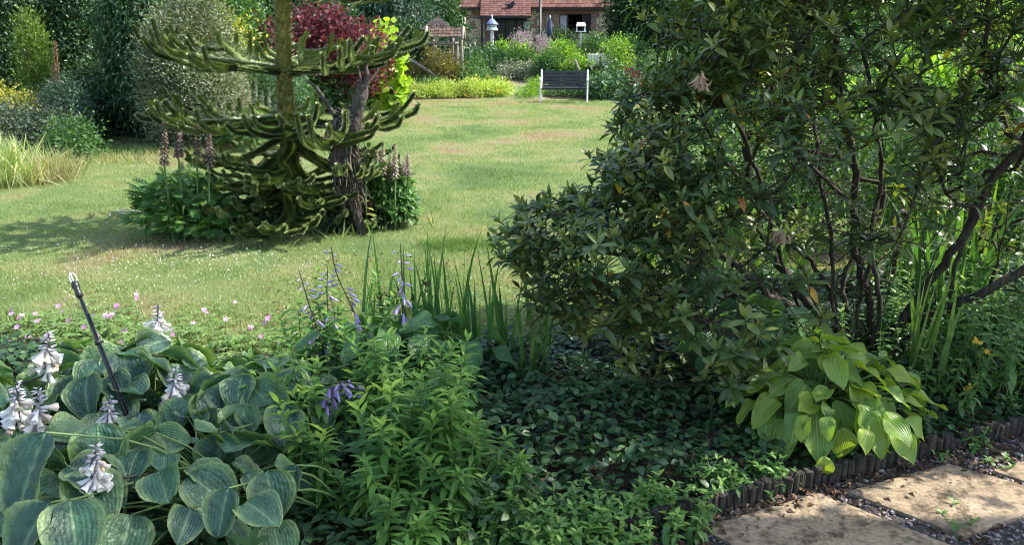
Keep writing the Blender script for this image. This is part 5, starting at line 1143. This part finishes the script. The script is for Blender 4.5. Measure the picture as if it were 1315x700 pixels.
# dovecote
DY=36.0; p=W(632,58,DY); b=np.array([p[0],DY,float(th(0,DY))]); t_=thing('dovecote','white dovecote with a blue-grey pointed roof on a white post','dovecote',tuple(b)); u=DY/F*1.03
zt=W(632,18,DY)[2]; zr=W(632,31,DY)[2]; zb=W(632,38,DY)[2]
mb=MB(); box(mb,(b[0],DY,(b[2]+zb)/2),(.14,.14,zb-b[2]),bev=.01); mb.build('post',whitep,t_,tuple(b))
mb=MB(); 
for k in range(6):
    a=k*PI/3+PI/6; box(mb,(b[0]+math.cos(a)*.2,DY+math.sin(a)*.2,(zb+zr)/2),(.05,.05,zr-zb))
tube(mb,[(b[0],DY,zb-.02),(b[0],DY,zb+.05)],.29,6); tube(mb,[(b[0],DY,zb+.05),(b[0],DY,zb+.12)],.23,6); tube(mb,[(b[0],DY,zr-.08),(b[0],DY,zr)],.23,6); mb.build('house_box',whitep,t_,(b[0],DY,zb))
mb=MB(); tube(mb,[(b[0],DY,zb+.1),(b[0],DY,zr-.05)],.14,6); mb.build('inner_wall',dwood,t_,(b[0],DY,zb))
mb=MB(); tube(mb,[(b[0],DY,zr-.01),(b[0],DY,zr+.03),(b[0],DY,zt-.14)],[.33,.31,.03],6); o_=mb.build('roof',plain('slate_blue_roof',(.12,.16,.28),.6,.4),t_,(b[0],DY,zr))
mb=MB(); tube(mb,[(b[0],DY,zt-.15),(b[0],DY,zt-.08),(b[0],DY,zt)],[.035,.04,.01],8); mb.build('finial',whitep,t_,(b[0],DY,zt))
# lamp post
LY=38.0; p=W(693.5,40,LY); b=np.array([p[0],LY,float(th(0,LY))]); z3=W(693,-3,LY)[2]; t_=thing('lamp_post','tall slim black lamp post in front of the cottage','lamp post',tuple(b))
mb=MB(); tube(mb,[b,b+[0,0,.3],b+[0,0,.35],(b[0],LY,z3)],[.1,.09,.06,.055],10); mb.build('pole',blk,t_,tuple(b))
mb=MB(); q=np.array([b[0],LY,z3]); tube(mb,[q,q+[0,0,.05],q+[0,0,.08]],[.04,.09,.1],8); 
for k in range(4): a=k*PI/2+PI/4; tube(mb,[q+[math.cos(a)*.08,math.sin(a)*.08,.08],q+[math.cos(a)*.13,math.sin(a)*.13,.36]],.01,5)
tube(mb,[q+[0,0,.36],q+[0,0,.42],q+[0,0,.52]],[.17,.1,.02],8); mb.build('lantern',blk,t_,tuple(q)); mb=MB(); tube(mb,[q+[0,0,.09],q+[0,0,.35]],[.075,.12],8); mb.build('lantern_glass',plain('lantern_glass',(.3,.32,.33),.1,.5),t_,tuple(q))
# closed parasol
UY=34.0; p=W(706,40,UY); b=np.array([p[0],UY,float(th(0,UY))]); z0=W(706,45,UY)[2]; z1=W(706,21,UY)[2]; t_=thing('closed_parasol','closed slate-blue parasol standing before the box hedge','parasol',tuple(b))
mb=MB(); tube(mb,[b,(b[0],UY,z1+.06)],.025,8); mb.build('pole',plain('parasol_pole',(.3,.33,.36),.4,.4),t_,tuple(b)); mb=MB(); cc=[(b[0],UY,z0+(z1-z0)*f) for f in(0,.08,.3,.6,.85,1)]; tube(mb,cc,[.09,.12,.11,.085,.05,.01],14,lump=.12); mb.build('folded_canopy',plain('slate_blue_cloth',(.05,.075,.12),.9,.2),t_,(b[0],UY,z0)); mb=MB(); tube(mb,[b,b+[0,0,.06],b+[0,0,.08]],[.24,.22,.05],14); mb.build('base',blk,t_,tuple(b))
# bird table
BY=35.0; p=W(746,36,BY); b=np.array([p[0],BY,float(th(0,BY))]); zr=W(746,28,BY)[2]; ze=W(746,33,BY)[2]; zf=W(746,40,BY)[2]; t_=thing('bird_table','white bird table with a pitched roof right of the cottage window','bird table',tuple(b))
mb=MB(); box(mb,(b[0],BY,(b[2]+zf)/2),(.08,.08,zf-b[2])); mb.build('post',whitep,t_,tuple(b)); mb=MB(); box(mb,(b[0],BY,zf),(.42,.32,.04),bev=.006); mb.build('tray',whitep,t_,tuple(b))
for sx in(-1,1):
    for sy in(-1,1): mb=MB(); box(mb,(b[0]+sx*.17,BY+sy*.12,(zf+ze)/2),(.03,.03,ze-zf)); mb.build('upright',whitep,t_,tuple(b))
mb=MB(); w_=.2; zz=zr-ze; poly(mb,[(b[0]-w_,BY-.17,ze),(b[0]+w_,BY-.17,ze),(b[0]+w_*.8,BY,zr),(b[0]-w_*.8,BY,zr),(b[0]-w_,BY+.17,ze),(b[0]+w_,BY+.17,ze)],[(0,1,2,3),(3,2,5,4),(0,3,4),(1,5,2),(0,4,5,1)]); mb.build('roof',whitep,t_,tuple(b))
# shingled garden roof (far) and timber pergola with tiled gable (near)
oldw=woodmat('weathered_timber',[(.12,.10,.08),(.22,.19,.16),(.34,.30,.26)],10); shing=leafmat('old_shingle',[(.035,.028,.026),(.07,.055,.05),(.11,.09,.085)],.9,.2,0); ptile=leafmat('old_roof_tile',[(.07,.045,.035),(.12,.08,.06),(.17,.12,.095)],.9,.2,0)
GY=29.0; p=W(562,35,GY); b=np.array([p[0],GY,float(th(0,GY))]); za=W(562,13,GY)[2]; zk=W(562,19,GY)[2]; ze=W(562,38,GY)[2]; t_=thing('garden_shelter','small shelter with a dark pointed shingle roof and finial','shelter',tuple(b))
mb=MB(); rr=.62
for r_ in range(7):
    f0,f1=r_/7,(r_+1.15)/7; f1=min(f1,1)
    for k in range(4):
        a0=k*PI/2+PI/4;a1=a0+PI/2; pr_=lambda a,f,dz=0:(b[0]+math.cos(a)*rr*1.3*(1-f)**1.15+0,GY+math.sin(a)*rr*1.3*(1-f)**1.15,ze+(zk-ze)*f+dz)
        for q in range(6):
            u0,u1=q/6+.01,(q+1)/6-.01; L0=np.array(pr_(a0,f0,.02))*(1-u0)+np.array(pr_(a1,f0,.02))*u0; L1=np.array(pr_(a0,f0,.02))*(1-u1)+np.array(pr_(a1,f0,.02))*u1; T1=np.array(pr_(a0,f1))*(1-u1)+np.array(pr_(a1,f1))*u1; T0=np.array(pr_(a0,f1))*(1-u0)+np.array(pr_(a1,f1))*u0
            poly(mb,[L0,L1,T1,T0],[(0,1,2,3)],var=rng.random())
mb.build('roof',shing,t_,(b[0],GY,ze)); mb=MB(); tube(mb,[(b[0],GY,zk-.1),(b[0],GY,zk+.02),(b[0],GY,zk+.05),(b[0],GY,za)],[.05,.03,.05,.008],8); mb.build('finial',dwood,t_,(b[0],GY,zk))
for sx in(-1,1):
    for sy in(-1,1): mb=MB(); box(mb,(b[0]+sx*.5,GY+sy*.5,(b[2]+ze)/2),(.09,.09,ze-b[2])); mb.build('post',dwood,t_,(b[0],GY,b[2]))
PY_=26.5; gb=float(th(0,PY_)); pz_=lambda y:W(0,y,PY_)[2]; pxx=lambda x:W(x,50,PY_)[0]
b=np.array([pxx(590),PY_,gb]); t_=thing('timber_pergola','weathered timber pergola with a small tiled gable roof and a slanting pole','pergola',tuple(b))
def post(x,y0,y1,w=.09,Y=PY_,x1=None,name='post'):
    p0=W(x,y1,Y);p1=W(x1 if x1 is not None else x,y0,Y); 
    if name=='post': p0[2]=gb-.02
    mb=MB(); tube(mb,curve([p0,(p0+p1)/2+rng.normal(size=3)*.01,p1],4),w*.55,7,lump=.05); mb.build(name,oldw,t_,tuple(p0))
post(592,46,105,.09,PY_-.2); post(587,46,105,.1,PY_+.4); post(557,50,90,.08,PY_+1.2); post(578,48,90,.07,PY_+1.2,582)
post(525,55,55,.1,PY_-.25,589,'beam'); post(576,73,108,.09,PY_-.3,523,'slanting_pole'); post(553,58,78,.05,PY_+.8,560,'brace'); post(580,62,82,.05,PY_+.8,589,'brace')
mb=MB(); xl,xr=pxx(549),pxx(594); z0=pz_(47); z1=pz_(35)
for r_ in range(6):
    for sgn in(-1,1):
        f=r_/6;f2=(r_+1.2)/6; n_=9
        for q in range(n_):
            xa_=xl+(xr-xl)*q/n_+.006; xb_=xl+(xr-xl)*(q+1)/n_-.006; y0_=PY_+sgn*.55*(1-f); y1_=PY_+sgn*.55*(1-min(f2,1)); za_=z0+(z1-z0)*f; zb_=z0+(z1-z0)*min(f2,1)
            poly(mb,[(xa_,y0_,za_+.02),(xb_,y0_,za_+.02),(xb_,y1_,zb_),(xa_,y1_,zb_),(xa_,y0_,za_-.005),(xb_,y0_,za_-.005)],[(0,1,2,3),(4,5,1,0)],var=rng.random())
mb.build('tiled_roof',ptile,t_,(xl,PY_,z0))
for xx in (xl-.02,xr+.03):
    mb=MB()
    for sgn in(-1,1): a=np.array([xx,PY_+sgn*.62,z0-.06]);c_=np.array([xx,PY_,z1+.03]); tube(mb,[a,c_],.05,4)
    mb.build('bargeboard',oldw,t_,(xx,PY_,z0))
# climbing plants on the pergola
shrub('climbing_rose','yellow-tinged climber at the foot of the pergola posts','plant',[blob(548,565,56,27.4,bottom=.2),blob(566,584,60,27.6,bottom=.2)],1500,.09,orgm,DM)
shrub('climbing_rose','pale yellow roses beside the right pergola post','plant',[blob(592,612,82,26.2),blob(602,622,72,27.5)],2200,.08,grnm,DM,flowers=[(yfl,.08,16,FL5,'yellow_flowers')])
# garden bench
blackw=plain('dark_bench_slat',(.022,.022,.028),.55,.4,0,.2,4)
bc=G(724,131); t_=thing('garden_bench','dark slatted garden bench with white cast iron ends on the far lawn','bench',tuple(bc))
W_=1.30; ang=R(-5)
def BL(x,y,z): ca,sa=math.cos(ang),math.sin(ang); return np.array([bc[0]+x*ca-y*sa,bc[1]+x*sa+y*ca,z])
for i in range(5):
    z=.44+i*.092; y=.26+ (z-.42)*.28; mb=MB(); box(mb,BL(0,y,z),(W_-.06,.022,.075),rz=ang,rx=-.27,bev=.004); mb.build('back_slat',blackw,t_,tuple(BL(0,y,z)))
for i in range(5):
    y=-.18+i*.095; mb=MB(); box(mb,BL(0,y,.40+.004*abs(i-2)),(W_-.06,.07,.028),rz=ang,bev=.004); mb.build('seat_slat',blackw,t_,tuple(BL(0,y,.4)))
mb=MB(); box(mb,BL(0,-.22,.385),(W_-.06,.025,.06),rz=ang,bev=.004); mb.build('front_rail',blackw,t_,tuple(BL(0,-.22,.38)))
for s_ in(-1,1):
    x=s_*W_/2; mb=MB(); 
    tube(mb,curve([BL(x,-.26,0),BL(x,-.22,.15),BL(x,-.2,.38),BL(x,-.22,.58),BL(x,-.3,.62)],5),.022,6); tube(mb,curve([BL(x,.34,0),BL(x,.24,.2),BL(x,.22,.4),BL(x,.3,.62),BL(x,.38,.88)],5),.024,6)
    tube(mb,curve([BL(x,-.3,.62),BL(x,-.1,.66),BL(x,.15,.63),BL(x,.29,.62)],5),.036,6); tube(mb,curve([BL(x,-.2,.38),BL(x,0,.36),BL(x,.22,.4)],5),.02,6); tube(mb,curve([BL(x,-.2,.4),BL(x,-.05,.5),BL(x,.1,.52),BL(x,.2,.46)],5),.012,5); tube(mb,curve([BL(x,-.24,.08),BL(x,0,.2),BL(x,.26,.08)],5),.014,5)
    mb.build('cast_iron_end',whitep,t_,tuple(BL(x,0,0)))
# two chairs with striped cushions
strm,t=nodes('striped_cushion'); g=N(t,'ShaderNodeTexCoord').outputs['Object']; sp_=N(t,'ShaderNodeSeparateXYZ'); t.links.new(g,sp_.inputs[0]); s1=mth(t,'SINE',mth(t,'MULTIPLY',sp_.outputs[0],70.)); c=ramp(t,s1,[(.62,.6,.55),(.6,.58,.5),(.18,.25,.22)],[.3,.65,.8]); c=mixc(t,ramp(t,noise(t,18,2,g),[(0,)*3,(1,)*3],[.55,.62]),c,(.5,.45,.2)); finish(t,c,.9,.2)
for x,lb in ((762,'left garden chair with a striped cushioned back among the roses'),(779,'right garden chair with a striped cushioned back, partly behind a thin stem')):
    CY=27.8; b=W(x,90,CY); b=np.array([b[0],CY,float(th(0,CY))]); z0=W(x,84,CY)[2]; z1=W(x,68.5,CY)[2]; t_=thing('garden_chair',lb,'chair',tuple(b),None)
    mb=MB(); box(mb,(b[0],CY+.05,(z0+z1)/2),(.40,.07,z1-z0),rx=-.18,bev=.02); mb.build('back_cushion',strm,t_,(b[0],CY,z0)); mb=MB(); box(mb,(b[0],CY-.22,z0-.03),(.46,.46,.06),bev=.015); mb.build('seat',blackw,t_,(b[0],CY,z0))
    for sx in(-1,1):
        mb=MB(); tube(mb,curve([(b[0]+sx*.24,CY+.02,b[2]),(b[0]+sx*.24,CY+.06,z0),(b[0]+sx*.23,CY+.14,z1)],4),.02,6); mb.build('leg',blackw,t_,tuple(b)); mb=MB(); tube(mb,[(b[0]+sx*.24,CY-.42,b[2]),(b[0]+sx*.24,CY-.42,z0+.12),(b[0]+sx*.24,CY+.06,z0+.14)],.02,6); mb.build('leg',blackw,t_,tuple(b))
# thin leaning pole in the rose bed
p0=W(752,98,27.3);p1=W(738,76,27.3); mb=MB(); q=p0+(p0-p1)*.0; q[2]=float(th(0,27.3)); tube(mb,[q,p1],.05,6,lump=.05); tag(mb.build('leaning_pole',oldw,None,tuple(q)),'short weathered pole leaning over behind the right end of the bench','pole')
# stray ends under the bench

# ================================================================== unseen tree added to the right so its crown shades the front bed
t_=thing('shade_tree','tall thin-crowned unseen tree added beyond the right picture edge to shade the flower bed','tree',(5.6,2.9,0))
mb=MB(); foliage(mb,[((3.0,3.25,4.6),(1.15,.75,.55),),((4.2,3.2,5.2),(1.2,.9,.6)),((2.1,2.95,4.15),(.7,.5,.35)),],4600,.09,DM,clus=10,minz=1,shell=.45,spread=2.2); mb.build('crown',grnm,t_,(5.6,2.9,0))
mb=MB(); tube(mb,curve([(5.6,2.9,-.05),(5.5,2.95,2.5),(5.3,3.1,4.6),(5.6,3.2,6)],6),[.16,.12,.1,.04],9,lump=.05)
for e in ((3.0,3.25,4.6),(4.2,3.2,5.2),(2.1,2.95,4.2)): tube(mb,curve([(5.4,3.0,3.6),((5.4+e[0])/2,3.1,e[2]*.95),e],5),[.06,.02],6)
mb.build('trunk',BARK,t_,(5.6,2.9,0))
